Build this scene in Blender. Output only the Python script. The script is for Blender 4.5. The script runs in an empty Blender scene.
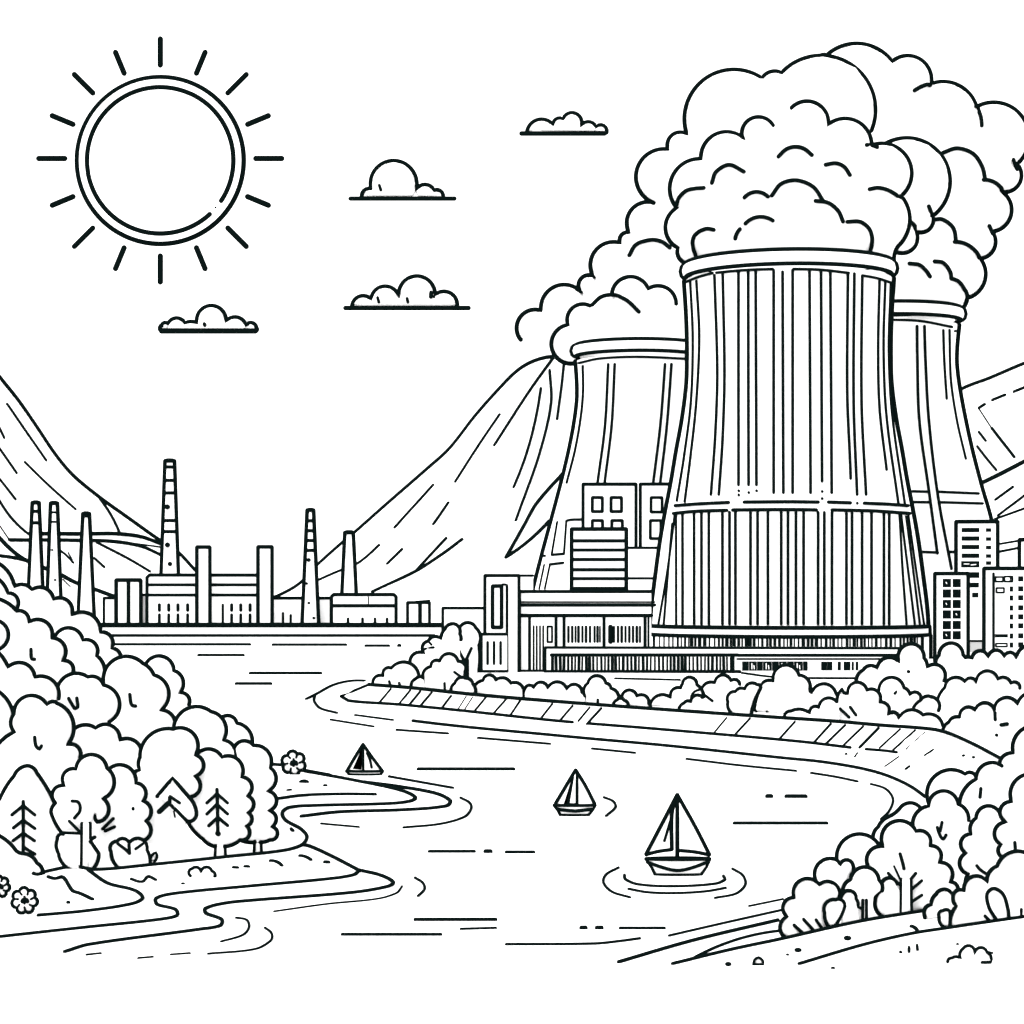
import bpy, bmesh, math, random
from mathutils import Vector
from mathutils.bvhtree import BVHTree
from mathutils.geometry import delaunay_2d_cdt
random.seed(7)
PI = math.pi
SC = bpy.context.scene
COL = SC.collection

# ------------------------------------------------------------------ survey frame
# The surveyor stands at (0,0,H) and looks along +Y; photo pixels are turned into metres at a known distance.
F, YH, H = 2400.0, 590.0, 35.0
CAM = Vector((0, 0, H))
ZP = 5.5            # level of the plant terrace
ZQ = 9.0            # level of the far quay
ZB = 0.5            # level of the low banks

def at(x, y, Y):
    if callable(Y): Y = Y(x)
    return Vector(((x - 512) / F * Y, Y, H + (YH - y) / F * Y))
def ground_dist(y, z): return (H - z) * F / (y - YH)
def atz(x, y, z): return at(x, y, ground_dist(y, z))
def ray(x, y): return Vector(((x - 512) / F, 1.0, (YH - y) / F)).normalized()

# ------------------------------------------------------------------ materials
def mat_paint(name, col, var=0.03, scale=0.4):
    m = bpy.data.materials.new(name); m.use_nodes = True
    nt = m.node_tree; nt.nodes.clear()
    out = nt.nodes.new('ShaderNodeOutputMaterial')
    b = nt.nodes.new('ShaderNodeBsdfDiffuse')
    tc = nt.nodes.new('ShaderNodeTexCoord'); n = nt.nodes.new('ShaderNodeTexNoise')
    n.inputs['Scale'].default_value = scale
    rp = nt.nodes.new('ShaderNodeValToRGB')
    rp.color_ramp.elements[0].color = (*[c * (1 - var) for c in col], 1)
    rp.color_ramp.elements[1].color = (*[min(1, c * (1 + var)) for c in col], 1)
    nt.links.new(tc.outputs['Object'], n.inputs['Vector'])
    nt.links.new(n.outputs['Fac'], rp.inputs['Fac'])
    nt.links.new(rp.outputs['Color'], b.inputs['Color'])
    b.inputs['Roughness'].default_value = 0.6
    nt.links.new(b.outputs['BSDF'], out.inputs['Surface'])
    return m
PAPER = mat_paint('matt white paint', (0.84, 0.84, 0.84))
INK = mat_paint('black ink', (0.0018, 0.0042, 0.0040), 0.2)
GREY = mat_paint('grey paint', (0.4, 0.4, 0.4))
SUNM = bpy.data.materials.new('sun glow'); SUNM.use_nodes = True
_nt = SUNM.node_tree; _nt.nodes.clear()
_o = _nt.nodes.new('ShaderNodeOutputMaterial'); _e = _nt.nodes.new('ShaderNodeEmission')
_e.inputs['Strength'].default_value = 1.0
_nt.links.new(_e.outputs[0], _o.inputs['Surface'])
MATS = [PAPER, INK, GREY, SUNM]

# ------------------------------------------------------------------ paths
def arc(p, q, b, step=2.5):
    (x0, y0), (x1, y1) = p[:2], q[:2]
    dx, dy = x1 - x0, y1 - y0; L = math.hypot(dx, dy)
    if L < 1e-6: return [(x0, y0)]
    if abs(b) < .01:
        n = max(1, int(L / 6)); return [(x0 + dx * i / n, y0 + dy * i / n) for i in range(n + 1)]
    nx, ny = dy / L, -dx / L
    s = b * L; R = (L * L / 4 + s * s) / (2 * abs(s))
    half = 2 * math.atan2(2 * abs(s), L)
    sg = 1 if s > 0 else -1
    cx, cy = (x0 + x1) / 2 + nx * (s - sg * R), (y0 + y1) / 2 + ny * (s - sg * R)
    n = max(4, int(2 * half * R / step))
    out = []
    for i in range(n + 1):
        a = -half + 2 * half * i / n
        u, v = R * math.sin(a), R * math.cos(a)
        out.append((cx + dx / L * u + nx * v * sg, cy + dy / L * u + ny * v * sg))
    out[0] = (x0, y0); out[-1] = (x1, y1)
    return out

def S(pts, closed=False, step=3.0):
    n = len(pts)
    if n < 3 and not closed:
        return arc(pts[0], pts[1], 0)
    out = []
    for i in range(n if closed else n - 1):
        if closed: p0, p1, p2, p3 = pts[i - 1], pts[i], pts[(i + 1) % n], pts[(i + 2) % n]
        else: p0, p1, p2, p3 = pts[max(i - 1, 0)], pts[i], pts[i + 1], pts[min(i + 2, n - 1)]
        d = math.hypot(p2[0] - p1[0], p2[1] - p1[1]); m = max(2, int(d / step))
        # centripetal-like tangents limited by segment length
        d0 = max(1e-6, math.hypot(p1[0] - p0[0], p1[1] - p0[1])); d2 = max(1e-6, math.hypot(p3[0] - p2[0], p3[1] - p2[1])); d1 = max(d, 1e-6)
        def tan(a, b_, c, da, db):
            if da < 1e-5: return ((c[0] - b_[0]), (c[1] - b_[1]))
            if db < 1e-5: return ((b_[0] - a[0]), (b_[1] - a[1]))
            k = d1 / (da + db)
            return ((c[0] - a[0]) * k, (c[1] - a[1]) * k)
        t1 = tan(p0, p1, p2, d0 if d0 > 1e-5 else 0, d1); t2 = tan(p1, p2, p3, d1, d2 if d2 > 1e-5 else 0)
        for j in range(m):
            t = j / m; a = 2*t**3-3*t*t+1; b_ = t**3-2*t*t+t; c = -2*t**3+3*t*t; e = t**3-t*t
            out.append((a*p1[0]+b_*t1[0]+c*p2[0]+e*t2[0], a*p1[1]+b_*t1[1]+c*p2[1]+e*t2[1]))
    if not closed: out.append(pts[-1])
    return out

def curve(pts):
    if len(pts) == 3:
        p, c, q = pts; dx, dy = q[0] - p[0], q[1] - p[1]; L = math.hypot(dx, dy) or 1
        t = ((c[0] - p[0]) * dx + (c[1] - p[1]) * dy) / L / L; h = ((c[0] - p[0]) * dy - (c[1] - p[1]) * dx) / L
        if .3 < t < .7 and .03 < abs(h / L) < .6: return arc(p, q, h / L)
    return S(pts, step=1.5)
def outline(spec, close=()):
    """spec: (x,y,bulge) ... last (x,y): inked scallops; close: unlined points that complete the loop."""
    poly, runs = [], []
    cur = []
    for i in range(len(spec) - 1):
        p, q = spec[i], spec[i + 1]
        b = p[2] if len(p) > 2 else 0
        seg = arc(p, q, b)
        poly += seg[:-1]
        if b == 0:
            if cur: runs.append(cur); cur = []
        else: cur = cur[:-1] + seg if cur else list(seg)
    if cur: runs.append(cur)
    poly.append(spec[-1][:2])
    poly += [tuple(c) for c in close]
    return poly, runs

def loop_outline(spec):
    poly, runs = outline(list(spec) + [spec[0][:2]])
    return poly[:-1], runs

# ------------------------------------------------------------------ mesh builder (world coordinates, moved to the thing's base on build)
class MB:
    def __init__(s): s.v, s.f, s.m, s.sm = [], [], [], []; s._bvh = None
    def add(s, vs, fs, mi=0, smooth=True):
        o = len(s.v); s.v += [Vector(v) for v in vs]
        for f in fs: s.f.append([i + o for i in f]); s.m.append(mi); s.sm.append(smooth)
        s._bvh = None
    def bvh(s):
        if s._bvh is None:
            s._bvh = BVHTree.FromPolygons(s.v, [f for f, m in zip(s.f, s.m) if m != 1])
        return s._bvh
    def tube(s, pts, rad, mi=1, sides=8, closed=False):
        P = [Vector(p) for p in pts]; n = len(P)
        R = list(rad) if hasattr(rad, '__len__') else [rad] * n
        if mi == 1: R = [r * 1.32 for r in R]
        if n < 2: return
        if not closed:   # rounded ends
            t0 = (P[0] - P[1]).normalized(); t1 = (P[-1] - P[-2]).normalized()
            P = [P[0] + t0 * R[0] * .75, P[0] + t0 * R[0] * .4] + P + [P[-1] + t1 * R[-1] * .4, P[-1] + t1 * R[-1] * .75]
            R = [R[0] * .4, R[0] * .8] + R + [R[-1] * .8, R[-1] * .4]
            n = len(P)
        vs, fs = [], []
        up = None
        for i in range(n):
            a = P[i - 1] if (i > 0 or closed) else P[i]; b = P[(i + 1) % n] if (i < n - 1 or closed) else P[i]
            t = (b - a)
            t = t.normalized() if t.length > 1e-9 else Vector((1, 0, 0))
            if up is None: up = t.orthogonal().normalized()
            up = (up - t * up.dot(t))
            up = up.normalized() if up.length > 1e-6 else t.orthogonal().normalized()
            w = t.cross(up)
            for k in range(sides):
                an = 2 * PI * k / sides
                vs.append(P[i] + (up * math.cos(an) + w * math.sin(an)) * R[i])
        for i in range(n if closed else n - 1):
            for k in range(sides):
                a, b = i * sides + k, i * sides + (k + 1) % sides
                j = ((i + 1) % n) * sides
                fs.append([a, b, j + (k + 1) % sides, j + k])
        if not closed:
            fs.append(list(range(sides))[::-1]); fs.append([(n - 1) * sides + k for k in range(sides)])
        s.add(vs, fs, mi)
    def pxtube(s, px, Y, w, mi=1, closed=False):
        s.tube([at(x, y, Y) for x, y in px], [w / 2 * (Y(x) if callable(Y) else Y) / F for x, y in px], mi, closed=closed)
    def ink(s, px, w=2.2, Yd=None, lift=.35):
        """a line painted on the surface of this mesh where the photo shows it"""
        bv = s.bvh(); pts, rr = [], []
        last = Yd; miss = []
        for x, y in px:
            d = ray(x, y); h, nn = bv.ray_cast(CAM, d)[:2]
            if h is not None and nn.dot(d) > 0: nn = -nn
            if h is not None: last = h.y
            if last is None: miss.append((x, y)); continue
            p = h if h is not None else at(x, y, last)
            r = w / 2 * p.y / F
            pts.append(p + (nn * r * .85 if h is not None else -d * r * lift)); rr.append(r)
        if len(pts) == 1: pts.append(pts[0] + Vector((rr[0] * .5, 0, 0))); rr.append(rr[0])
        s._keep = s._bvh
        s.tube(pts, rr); s._bvh = bv
    def marks(s, ms, Yd=None, f=1.0):
        for w, pts in ms:
            w *= f
            if len(pts) == 1: pts = [pts[0], (pts[0][0] + 1.0, pts[0][1])]
            s.ink(curve(pts), w, Yd)
    def puff(s, poly, Y, tf, tb, inset=1.6, R=None, mi=0):
        n = len(poly)
        area = sum(poly[i][0] * poly[(i + 1) % n][1] - poly[(i + 1) % n][0] * poly[i][1] for i in range(n))
        sg = 1 if area > 0 else -1      # y down: positive = clockwise on the picture
        ins = []
        for i in range(n):
            a, b, c = poly[i - 1], poly[i], poly[(i + 1) % n]
            e1 = (b[0]-a[0], b[1]-a[1]); e2 = (c[0]-b[0], c[1]-b[1])
            l1 = math.hypot(*e1) or 1; l2 = math.hypot(*e2) or 1
            nx, ny = -(e1[1]/l1 + e2[1]/l2) * sg, (e1[0]/l1 + e2[0]/l2) * sg
            l = math.hypot(nx, ny)
            if l < 1e-3: nx, ny, l = 0, 0, 1
            ins.append((b[0] + nx/l*inset, b[1] + ny/l*inset))
        xs = [p[0] for p in ins]; ys = [p[1] for p in ins]
        w, h = max(xs) - min(xs), max(ys) - min(ys)
        st = max(2.2, math.sqrt(w * h) / 16)
        segs = [(ins[i], ins[(i + 1) % n]) for i in range(n)]
        def dist(x, y):
            dm = 1e18
            for (ax, ay), (bx, by) in segs:
                ex, ey = bx-ax, by-ay; L = ex*ex+ey*ey
                t = 0 if L == 0 else max(0, min(1, ((x-ax)*ex+(y-ay)*ey)/L))
                d = (x-ax-ex*t)**2+(y-ay-ey*t)**2
                if d < dm: dm = d
            return math.sqrt(dm)
        def inside(x, y):
            c = False
            for (ax, ay), (bx, by) in segs:
                if (ay > y) != (by > y) and x < (bx-ax)*(y-ay)/(by-ay)+ax: c = not c
            return c
        pin = []
        r = 0; y = min(ys) + st / 2
        while y < max(ys):
            x = min(xs) + (st / 2 if r % 2 else st)
            while x < max(xs):
                if inside(x, y) and dist(x, y) > st * .45: pin.append((x, y))
                x += st
            y += st * .87; r += 1
        res = delaunay_2d_cdt([Vector(p) for p in ins + pin], [], [list(range(n))], 1, 1e-4)
        V, Fc = res[0], res[2]
        ds = [dist(p.x, p.y) for p in V]
        R = R or max(ds + [1e-3])
        prof = [0 if d < .02 else math.sqrt(max(0, 1 - (1 - min(1, d / R)) ** 2)) for d in ds]
        fr, bk, vs = [], [], []
        for p, q in zip(V, prof):
            b = at(p.x, p.y, Y)
            fr.append(len(vs)); vs.append(b + Vector((0, -tf * q, 0)))
            if q == 0: bk.append(fr[-1])
            else: bk.append(len(vs)); vs.append(b + Vector((0, tb * q, 0)))
        fs = []
        for f in Fc:
            fs.append([fr[i] for i in f])
            g = [bk[i] for i in f][::-1]
            if set(g) != set(fs[-1]): fs.append(g)
        s.add(vs, fs, mi)
    def slab(s, poly, Y, th, mi=0):
        """flat panel of thickness th, front at distance Y"""
        n = len(poly)
        V = [Vector(p) for p in poly]
        res = delaunay_2d_cdt(V, [], [list(range(n))], 1, 1e-5)
        P = res[0]; vs = [at(p.x, p.y, Y) for p in P]; o = len(vs)
        vs += [v + Vector((0, th, 0)) for v in vs]
        fs = [list(f) for f in res[2]] + [[i + o for i in f][::-1] for f in res[2]]
        cnt = {}
        for f in res[2]:
            for i in range(len(f)):
                e = (f[i], f[(i + 1) % len(f)]); cnt[tuple(sorted(e))] = cnt.get(tuple(sorted(e)), 0) + 1
        for (a, b), c in cnt.items():
            if c == 1: fs.append([a, b, b + o, a + o])
        s.add(vs, fs, mi, False)
    def lathe(s, c, prof, n=72, mi=0, cap=True):
        """prof: list of (r, z) from bottom up, axis at c=(x,y)"""
        vs, fs = [], []
        for r, z in prof:
            for k in range(n):
                a = 2 * PI * k / n; vs.append((c[0] + r * math.cos(a), c[1] + r * math.sin(a), z))
        for i in range(len(prof) - 1):
            for k in range(n):
                fs.append([i*n+k, i*n+(k+1) % n, (i+1)*n+(k+1) % n, (i+1)*n+k])
        if cap: fs.append([k for k in range(n)][::-1]); fs.append([(len(prof)-1)*n+k for k in range(n)])
        s.add(vs, fs, mi)
    def ring(s, c, r, z, rad, n=96, mi=1):
        s.tube([(c[0] + r*math.cos(2*PI*k/n), c[1] + r*math.sin(2*PI*k/n), z) for k in range(n)], rad, mi, 8, True)
    def build(s, name, parent=None, base=None):
        me = bpy.data.meshes.new(name)
        if base is None:
            if parent is not None: base = Vector(parent['_base'])
            else:
                b = [f for f, m in zip(s.f, s.m)]
                xs = [v.x for v in s.v]; ys = [v.y for v in s.v]; zs = [v.z for v in s.v]
                base = Vector(((min(xs)+max(xs))/2, (min(ys)+max(ys))/2, min(zs)))
        base = Vector(base)
        me.from_pydata([v - base for v in s.v], [], s.f)
        used = sorted(set(s.m)); 
        for u in used: me.materials.append(MATS[u])
        mp = {u: i for i, u in enumerate(used)}
        me.polygons.foreach_set('material_index', [mp[m] for m in s.m])
        me.polygons.foreach_set('use_smooth', s.sm)
        me.update()
        bm = bmesh.new(); bm.from_mesh(me); bmesh.ops.recalc_face_normals(bm, faces=bm.faces[:]); bm.to_mesh(me); bm.free()
        o = bpy.data.objects.new(name, me); COL.objects.link(o)
        if parent is not None:
            o.parent = parent
            if (base - Vector(parent['_base'])).length > 1e-6: o.location = base - Vector(parent['_base'])
        else: o.location = base
        o['_base'] = tuple(base)
        return o

def tag(o, label=None, cat=None, group=None, kind=None):
    if label: o['label'] = label
    if cat: o['category'] = cat
    if group: o['group'] = group
    if kind: o['kind'] = kind
    return o
def empty(name, loc, label, cat, group=None):
    o = bpy.data.objects.new(name, None); COL.objects.link(o); o.location = loc; o['_base'] = tuple(loc)
    o.empty_display_size = 1
    return tag(o, label, cat, group)

# ================================================================== SETTING
def knoll(X, Y): return 15 * math.exp(-(((X + 78) / 26) ** 2 + ((Y - 382) / 36) ** 2))

# ground to the horizon
m = MB(); g = 14000
m.add([(-g, -400, -1), (g, -400, -1), (g, 2*g, -1), (-g, 2*g, -1)], [[0, 1, 2, 3]], 0, False)
tag(m.build('ground', base=(0, 0, -1)), kind='structure')

# river sheet with its ripple lines
m = MB()
m.add([(-1500, 60, 0), (1500, 60, 0), (1500, 1786, 0), (-1500, 1786, 0)], [[0, 1, 2, 3]], 0, False)
RIP = [
 (2, [(112,645.7),(250,645.7)]), (2, [(272.7,646),(346,646)]), (2, [(365.5,647),(389,647)]), (2.4, [(398.5,647),(400,647)]),
 (2, [(198.4,656.4),(243.6,656.4)]), (2.2, [(250,674.5),(321,674.5)]), (2.2, [(236,685),(271,685)]),
 (1.6, [(330.5,720.6),(373.6,727.5)]), (1.6, [(355,716),(393,721)]), (1.8, [(396.5,731),(448,734.6)]), (1.8, [(478,739),(550,745)]),
 (1.8, [(592,749.7),(635,754)]), (1.8, [(686.5,760),(740,766.5),(796,772)]), (1.8, [(811,774),(836,778),(857.5,782.5)]),
 (1.7, [(871,785),(886,790),(893,800),(889,812),(881,820)]),
 (1.8, [(306,700),(316,695),(333,686),(351,682),(371,682)]), (1.8, [(315,696.5),(314,701.6),(320,709),(337,714)]),
 (1.8, [(460.6,798.7),(470,804),(471,810),(464.5,817.7),(440,825),(403.5,828.6)]), (1.9, [(389,777.6),(453,789)]),
 (1.6, [(321,824.6),(359,828)]), (2.4, [(418,770.5),(514,770.5)]), (2.2, [(429,852.7),(474.6,852.7)]), (2.8, [(485,853),(491,853)]),
 (2.2, [(506,853.4),(534,853.4)]), (1.8, [(415,878.6),(423,884),(424.5,890),(418,897)]), (2.5, [(415,921),(496,921)]), (1.8, [(460.6,930),(496,929)]),
 (2.2, [(342,935.7),(441,935.7)]), (1.7, [(236,918.7),(247,921),(249,928),(243,935.7),(221,942.5)]),
 (1.7, [(265,928.6),(271.5,934),(271,941),(255,950),(208,954.8)]), (1.5, [(86.4,955.7),(101,954)]), (1.5, [(138,959),(153,957.7)]), (1.5, [(170.5,955.4),(190,954)]),
 (1.8, [(13,952.5),(18,952.5)]), (1.5, [(274,912.3),(326,905),(377,899.7),(397,893.5),(402,887)]),
 (2.8, [(581,929.3),(586,929.3)]), (2.8, [(596.5,929.3),(602,929.3)]), (2.1, [(620,929.3),(664.6,929.3)]), (2, [(506,945.5),(594,944.8),(618,942.5),(640,939.5)]),
 (3, [(767,798),(771.5,798)]), (2.8, [(786,798),(806,798)]), (2.4, [(734,824.6),(827,824.6)]),
 (2, [(624.5,876),(625,880),(638,885.5),(673,887.5),(714.6,885),(725,880.5),(723.4,877)]), (1.9, [(628.5,890),(648,893.5),(676,894.3),(706,892.5),(725.7,889)]),
 (1.8, [(618.6,868.5),(606,875.5),(603.3,883),(611.6,892.5),(630,898.4)]), (1.8, [(732.5,869.7),(743,876.5),(745.3,885.5),(736,894.5),(715,899)]),
 (1.8, [(604,798.3),(613.5,802.5),(615.5,808),(606,817)]),
 (1.9, [(669,936.7),(724,924),(782,911)]), (1.6, [(749,907),(783,900)]), (2.6, [(618.6,963.3),(692,942),(778,921.5)]),
]
m.marks(RIP, f=1.32)
tag(m.build('river', base=(0, 900, 0)), kind='structure')

# wooded bank on the left: a low sheet with a knoll under the trees, contour lines drawn along its terraces
def land(name, px, z, mk, hill=None, base=None, step=12):
    n = len(px); A = sum(px[i][0]*px[(i+1) % n][1] - px[(i+1) % n][0]*px[i][1] for i in range(n)); sg = 1 if A > 0 else -1
    grown = []
    for i in range(n):
        (ax, ay), (bx, by), (cx, cy) = px[i-1], px[i], px[(i+1) % n]
        l1, l2 = math.hypot(bx-ax, by-ay), math.hypot(cx-bx, cy-by)
        nx, ny = ((by-ay)/l1 + (cy-by)/l2) * sg, -((bx-ax)/l1 + (cx-bx)/l2) * sg; l = math.hypot(nx, ny) or 1
        grown.append((bx + nx/l*2.2, by + ny/l*2.2))
    P = [atz(x, y, z) for x, y in grown]
    pts = [Vector((p.x, p.y)) for p in P]; n = len(pts)
    inner = []
    if hill:
        xs = [p.x for p in pts]; ys = [p.y for p in pts]
        def ins(x, y):
            c = False
            for i in range(n):
                a, b = pts[i], pts[(i + 1) % n]
                if (a.y > y) != (b.y > y) and x < (b.x-a.x)*(y-a.y)/(b.y-a.y)+a.x: c = not c
            return c
        x = min(xs)
        while x < max(xs):
            y = min(ys)
            while y < max(ys):
                if ins(x, y): inner.append(Vector((x + .13 * (y % 3), y)))
                y += step
            x += step
    r = delaunay_2d_cdt(pts + inner, [], [list(range(n))], 1, 1e-4)
    vs = [(p.x, p.y, z + (hill(p.x, p.y) if hill else 0)) for p in r[0]]
    m = MB(); m.add(vs, r[2])
    o = len(vs)
    bd = [(p.x, p.y, z + (hill(p.x, p.y) if hill else 0)) for p in pts]
    m.add(bd + [(a, b, -.9) for a, b, c in bd], [[i, (i+1) % n, n + (i+1) % n, n + i] for i in range(n)], 0, False)
    m.marks(mk, f=1.2)
    return tag(m.build(name, base=base), kind='structure')

LB = [(-260,742),(0,748),(283,766.5),(303,772),(364,783.5),(402,788.5),(438,795.4),(450.5,802.5),(445.4,807.6),(402,811.6),(345,814.5),(298,821),(289,824),(301,830.4),(307,838),(302,846),
      (311,848),(331,857),(359,871.5),(382,877),(393.4,883.7),(387,888),(351.5,894),(250,902),(222.7,905),(205,911),(224,922.5),(220,927),(199,930.8),(88,946),(64.5,953),(-260,1000)]
LBM = [
 (2.6, [(40,874),(73,868),(96.7,871),(152,866),(228.5,858),(283,852),(302,846),(307,838),(301,830.4),(285.5,821.5),(282,814),(288,809),(313.5,807),(389.6,805),(410,802.5),(415.5,798.7),(402,792),(364,783.5),(303,772)]),
 (2.6, [(268,765.7),(284,766.5)]), (3.0, [(290,769.5),(303,772),(330,777)]),
 (2.7, [(364,783.5),(402,788.5),(438,795.4),(450.5,802.5),(445.4,807.6),(402,811.4),(339,813.4),(301,817.7)]),
 (2.4, [(276,800),(301,796.7),(339,795.4),(375.6,795.6)]),
 (2.7, [(302,846),(311,848),(331,857),(359,871.5)]), (2.6, [(359,871.5),(354,876),(331,880),(250,887.5),(176,894.7),(156,899.5),(157,905.5),(176,911),(177,916.7),(158,921),(88,928.4),(0,938)]),
 (2.7, [(359,871.5),(382,877),(393.4,883.7),(387,888),(351.5,894),(250,902),(222.7,905),(205,910),(206,914.5),(222,921),(220,927),(199,930.8),(88,946),(64.5,953)]),
 (2.6, [(88,871),(108,884.5),(135,891.8),(142.7,899),(132,905),(88,912),(38,916.7)]),
 (2.6, [(48,878),(55,880),(63,878.5),(72.6,892),(80,894.6),(92.6,900.5)]),
 (2.4, [(67.5,903.5),(69,903.8)]), (2.2, [(131,880),(142,883),(148,877.5),(156,881)]), (2.2, [(233,868.5),(238,868.8)]), (2.2, [(244.5,867.5),(249,867.8)]),
 (2.4, [(270,862),(277,863),(282,866.7)]), (2.4, [(299.5,857),(306,858),(311,861)]), (2.6, [(324.5,863.4),(329,863.6)]), (2.4, [(291,830),(293,832)]),
 (2.0, [(324,786.5),(326.5,786.5)]), (1.6, [(287,791),(291,790.5)]), (1.8, [(182,884.5),(184,884.5)]),
 (2.6, [(32,873.5),(38,876),(43,873.5)]),
]
land('wooded_bank', LB, ZB, LBM, knoll, base=(-60, 330, 0))

# near bank on the right
RB = [(560,995),(618,968),(700,949),(780,931),(793,905),(812,880),(850,852),(880,828),(926,800),(960,772),(1250,762),(1500,1100),(540,1100)]
RBM = [
 (2.7, [(672.5,965),(730,951),(782,940),(858,923),(924,912)]), (2.6, [(799,965),(863,946),(910.6,935),(945.6,929.5),(1024,918),(1070,912)]),
 (2.3, [(694.5,958.7),(732.5,942),(780,932)]),
 (2.2, [(900.5,953),(901,953.4)]), (2, [(909,948),(909,953)]), (2, [(917,946),(917.5,951)]), (2.6, [(911,927.5),(915,929),(918,933)]),
 (1.8, [(787,955.5),(788,955.7)]), (2, [(832,969),(834,969)]), (1.8, [(957,945),(958,945)]),
]
land('near_bank', RB, ZB, RBM, base=(60, 250, 0))

# plant terrace: flat top, stone-faced slope, low beach
TOP = [(368.6,686),(411.7,689.3),(475,696),(560,703.2),(672,711.5),(780,719),(835,722.7),(885,727),(915,729),(942,732.5),(970.6,744),(1003,761),(1060,790),(1200,850)]
FOOT = [(341,697.5),(348,702),(400,706),(452,711),(560,722.5),(640,729),(705,734.5),(800,743),(855,749.5),(901.5,754.5),(935,766),(975,790),(1040,830),(1200,900)]
EDGE = [(337,699.5),(350,709),(411.7,722),(560,737.2),(672,747.5),(780,759),(828,764),(875,773),(906,785),(926.5,799),(940,812),(960,830),(1010,870),(1180,950)]
def topY(x):
    for (a, b), (c, d) in zip(TOP, TOP[1:]):
        if a <= x <= c: return b + (d - b) * (x - a) / (c - a)
    return TOP[0][1] if x < TOP[0][0] else TOP[-1][1]
def rail(px, z, n=90):
    P = [atz(x, y, z) for x, y in S(px, step=4)]
    L = [0]
    for a, b in zip(P, P[1:]): L.append(L[-1] + (b - a).length)
    out = []
    for i in range(n):
        t = L[-1] * i / (n - 1); k = 0
        while k < len(L) - 2 and L[k + 1] < t: k += 1
        out.append(P[k].lerp(P[k + 1], (t - L[k]) / max(1e-9, L[k + 1] - L[k])))
    return out
m = MB()
def strip(A, B):
    n = len(A); m.add(A + B, [[i, i+1, n+i+1, n+i] for i in range(n - 1)], 0, False)
rT, rF, rE = rail(TOP, ZP), rail(FOOT, 1.2), rail(EDGE, 0.02)
# match slopes along the bank by picture column instead of length
def colrail(px, z, xs):
    pl = S(px, step=3); out = []
    for x in xs:
        for (a, b), (c, d) in zip(pl, pl[1:]):
            if a <= x <= c and c > a: y = b + (d - b) * (x - a) / (c - a); break
        else: y = pl[0][1] if x < pl[0][0] else pl[-1][1]; x = min(max(x, pl[0][0]), pl[-1][0])
        out.append(atz(x, y, z))
    return out
N = 110
rT = colrail(TOP, ZP, [368.6 + (1190 - 368.6) * i / N for i in range(N + 1)])
rF = colrail(FOOT, 1.2, [341 + (1190 - 341) * i / N for i in range(N + 1)])
rE = colrail(EDGE, 0.02, [337 + (1170 - 337) * i / N for i in range(N + 1)])
strip(rT, rF); strip(rF, rE); strip(rE, [p - Vector((0, 0, 1)) for p in rE])
bl = Vector((-52, 1786, ZP)); tl = rT[0]
far = [Vector((1500, rT[-1].y, ZP)), Vector((1500, 1786, ZP)), bl]
tp = rT + far
r = delaunay_2d_cdt([Vector((p.x, p.y)) for p in tp], [], [list(range(len(tp)))], 1, 1e-4)
m.add([(p.x, p.y, ZP) for p in r[0]], r[2], 0, False)
m.add([tl, bl, bl - Vector((0, 0, 6)), rF[0] - Vector((0, 0, 1.2)), rF[0]], [[0, 1, 2, 3, 4]], 0, False)
def worldtube(P, w):
    P = [p + Vector((0, 0, .5 * w * p.y / F)) for p in P]
    m.tube(P, [w / 2 * p.y / F for p in P])
e = [rT[-1], rF[-1], rE[-1], rE[-1] - Vector((0, 0, 1))]
o_ = [Vector((1500, p.y, p.z)) for p in e]
m.add(e + o_, [[i, i+1, 5+i, 4+i] for i in range(3)], 0, False)
worldtube([p for p in rT if p.x / p.y * F + 512 < 1006], 3.0)
cut = lambda a, b: [p + Vector((0, 0, .05)) for p in rF if a <= p.x / p.y * F + 512 <= b]
worldtube([rT[0], rT[0].lerp(rF[0], .5), rF[0]] + cut(342, 578), 2.6); worldtube(cut(587, 854), 2.6); worldtube(cut(860, 903), 2.4)
worldtube([p for p in rE if 411 < p.x / p.y * F + 512 < 928], 2.8)
HT = [((391,689.5),(378.7,704),1.7),((410.5,690.7),(398.5,705.4),1.7),((420.6,692),(408.7,706.6),2),((432,693.2),(419.4,708),2),((451.6,696.5),(441,710),2),((466.3,697),(457.4,711),1.2),((472.7,697.8),(463.8,711.7),1.2),
 ((486,698.5),(474,713),2),((506.2,700.3),(493.5,714.8),2),((520.4,701.6),(510.3,716.8),2),((552.7,704.6),(541.2,719.3),2),((573,706.5),(560.3,721.3),2),((590,708),(578.6,721.8),1.8),((601.7,709),(587,725),2.2),
 ((727,718.2),(713.4,734.5),1.6),((750.3,719.2),(735.5,735.2),2),((795.2,722.5),(778.7,740.8),2),((831.2,724.6),(814.5,743.2),2.2),((845.5,726),(825.3,745.6),2.2),((863.4,727.2),(844.3,745.6),2),((878.9,728.9),(859.8,748.4),2.4),
 ((900.3,730),(880,748.4),1.8),((915.3,731.3),(893.2,751),2),((924.9,733),(906.3,749.8),1.3),((899,757),(884.8,767),1.3),((933.7,750.8),(925.3,756.3),2.2),((909.4,767),(905.6,770),2),((857.4,753.4),(854.6,757.5),1.4)]
for a, b, w in HT: m.ink(arc(a, b, 0), w)
m.marks([(1.8,[(615,679.5),(680,681)]),(2,[(790,679.3),(858,679.5)]),(1.8,[(742,674),(768,677.5),(796,679.3)])], f=1.2)
for x, y in ((845.5,755),(963.5,756.3),(973.5,758)): m.ink([(x, y), (x + 1.2, y)], 2.2)
tag(m.build('embankment', base=(60, 600, 0)), kind='structure')

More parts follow.
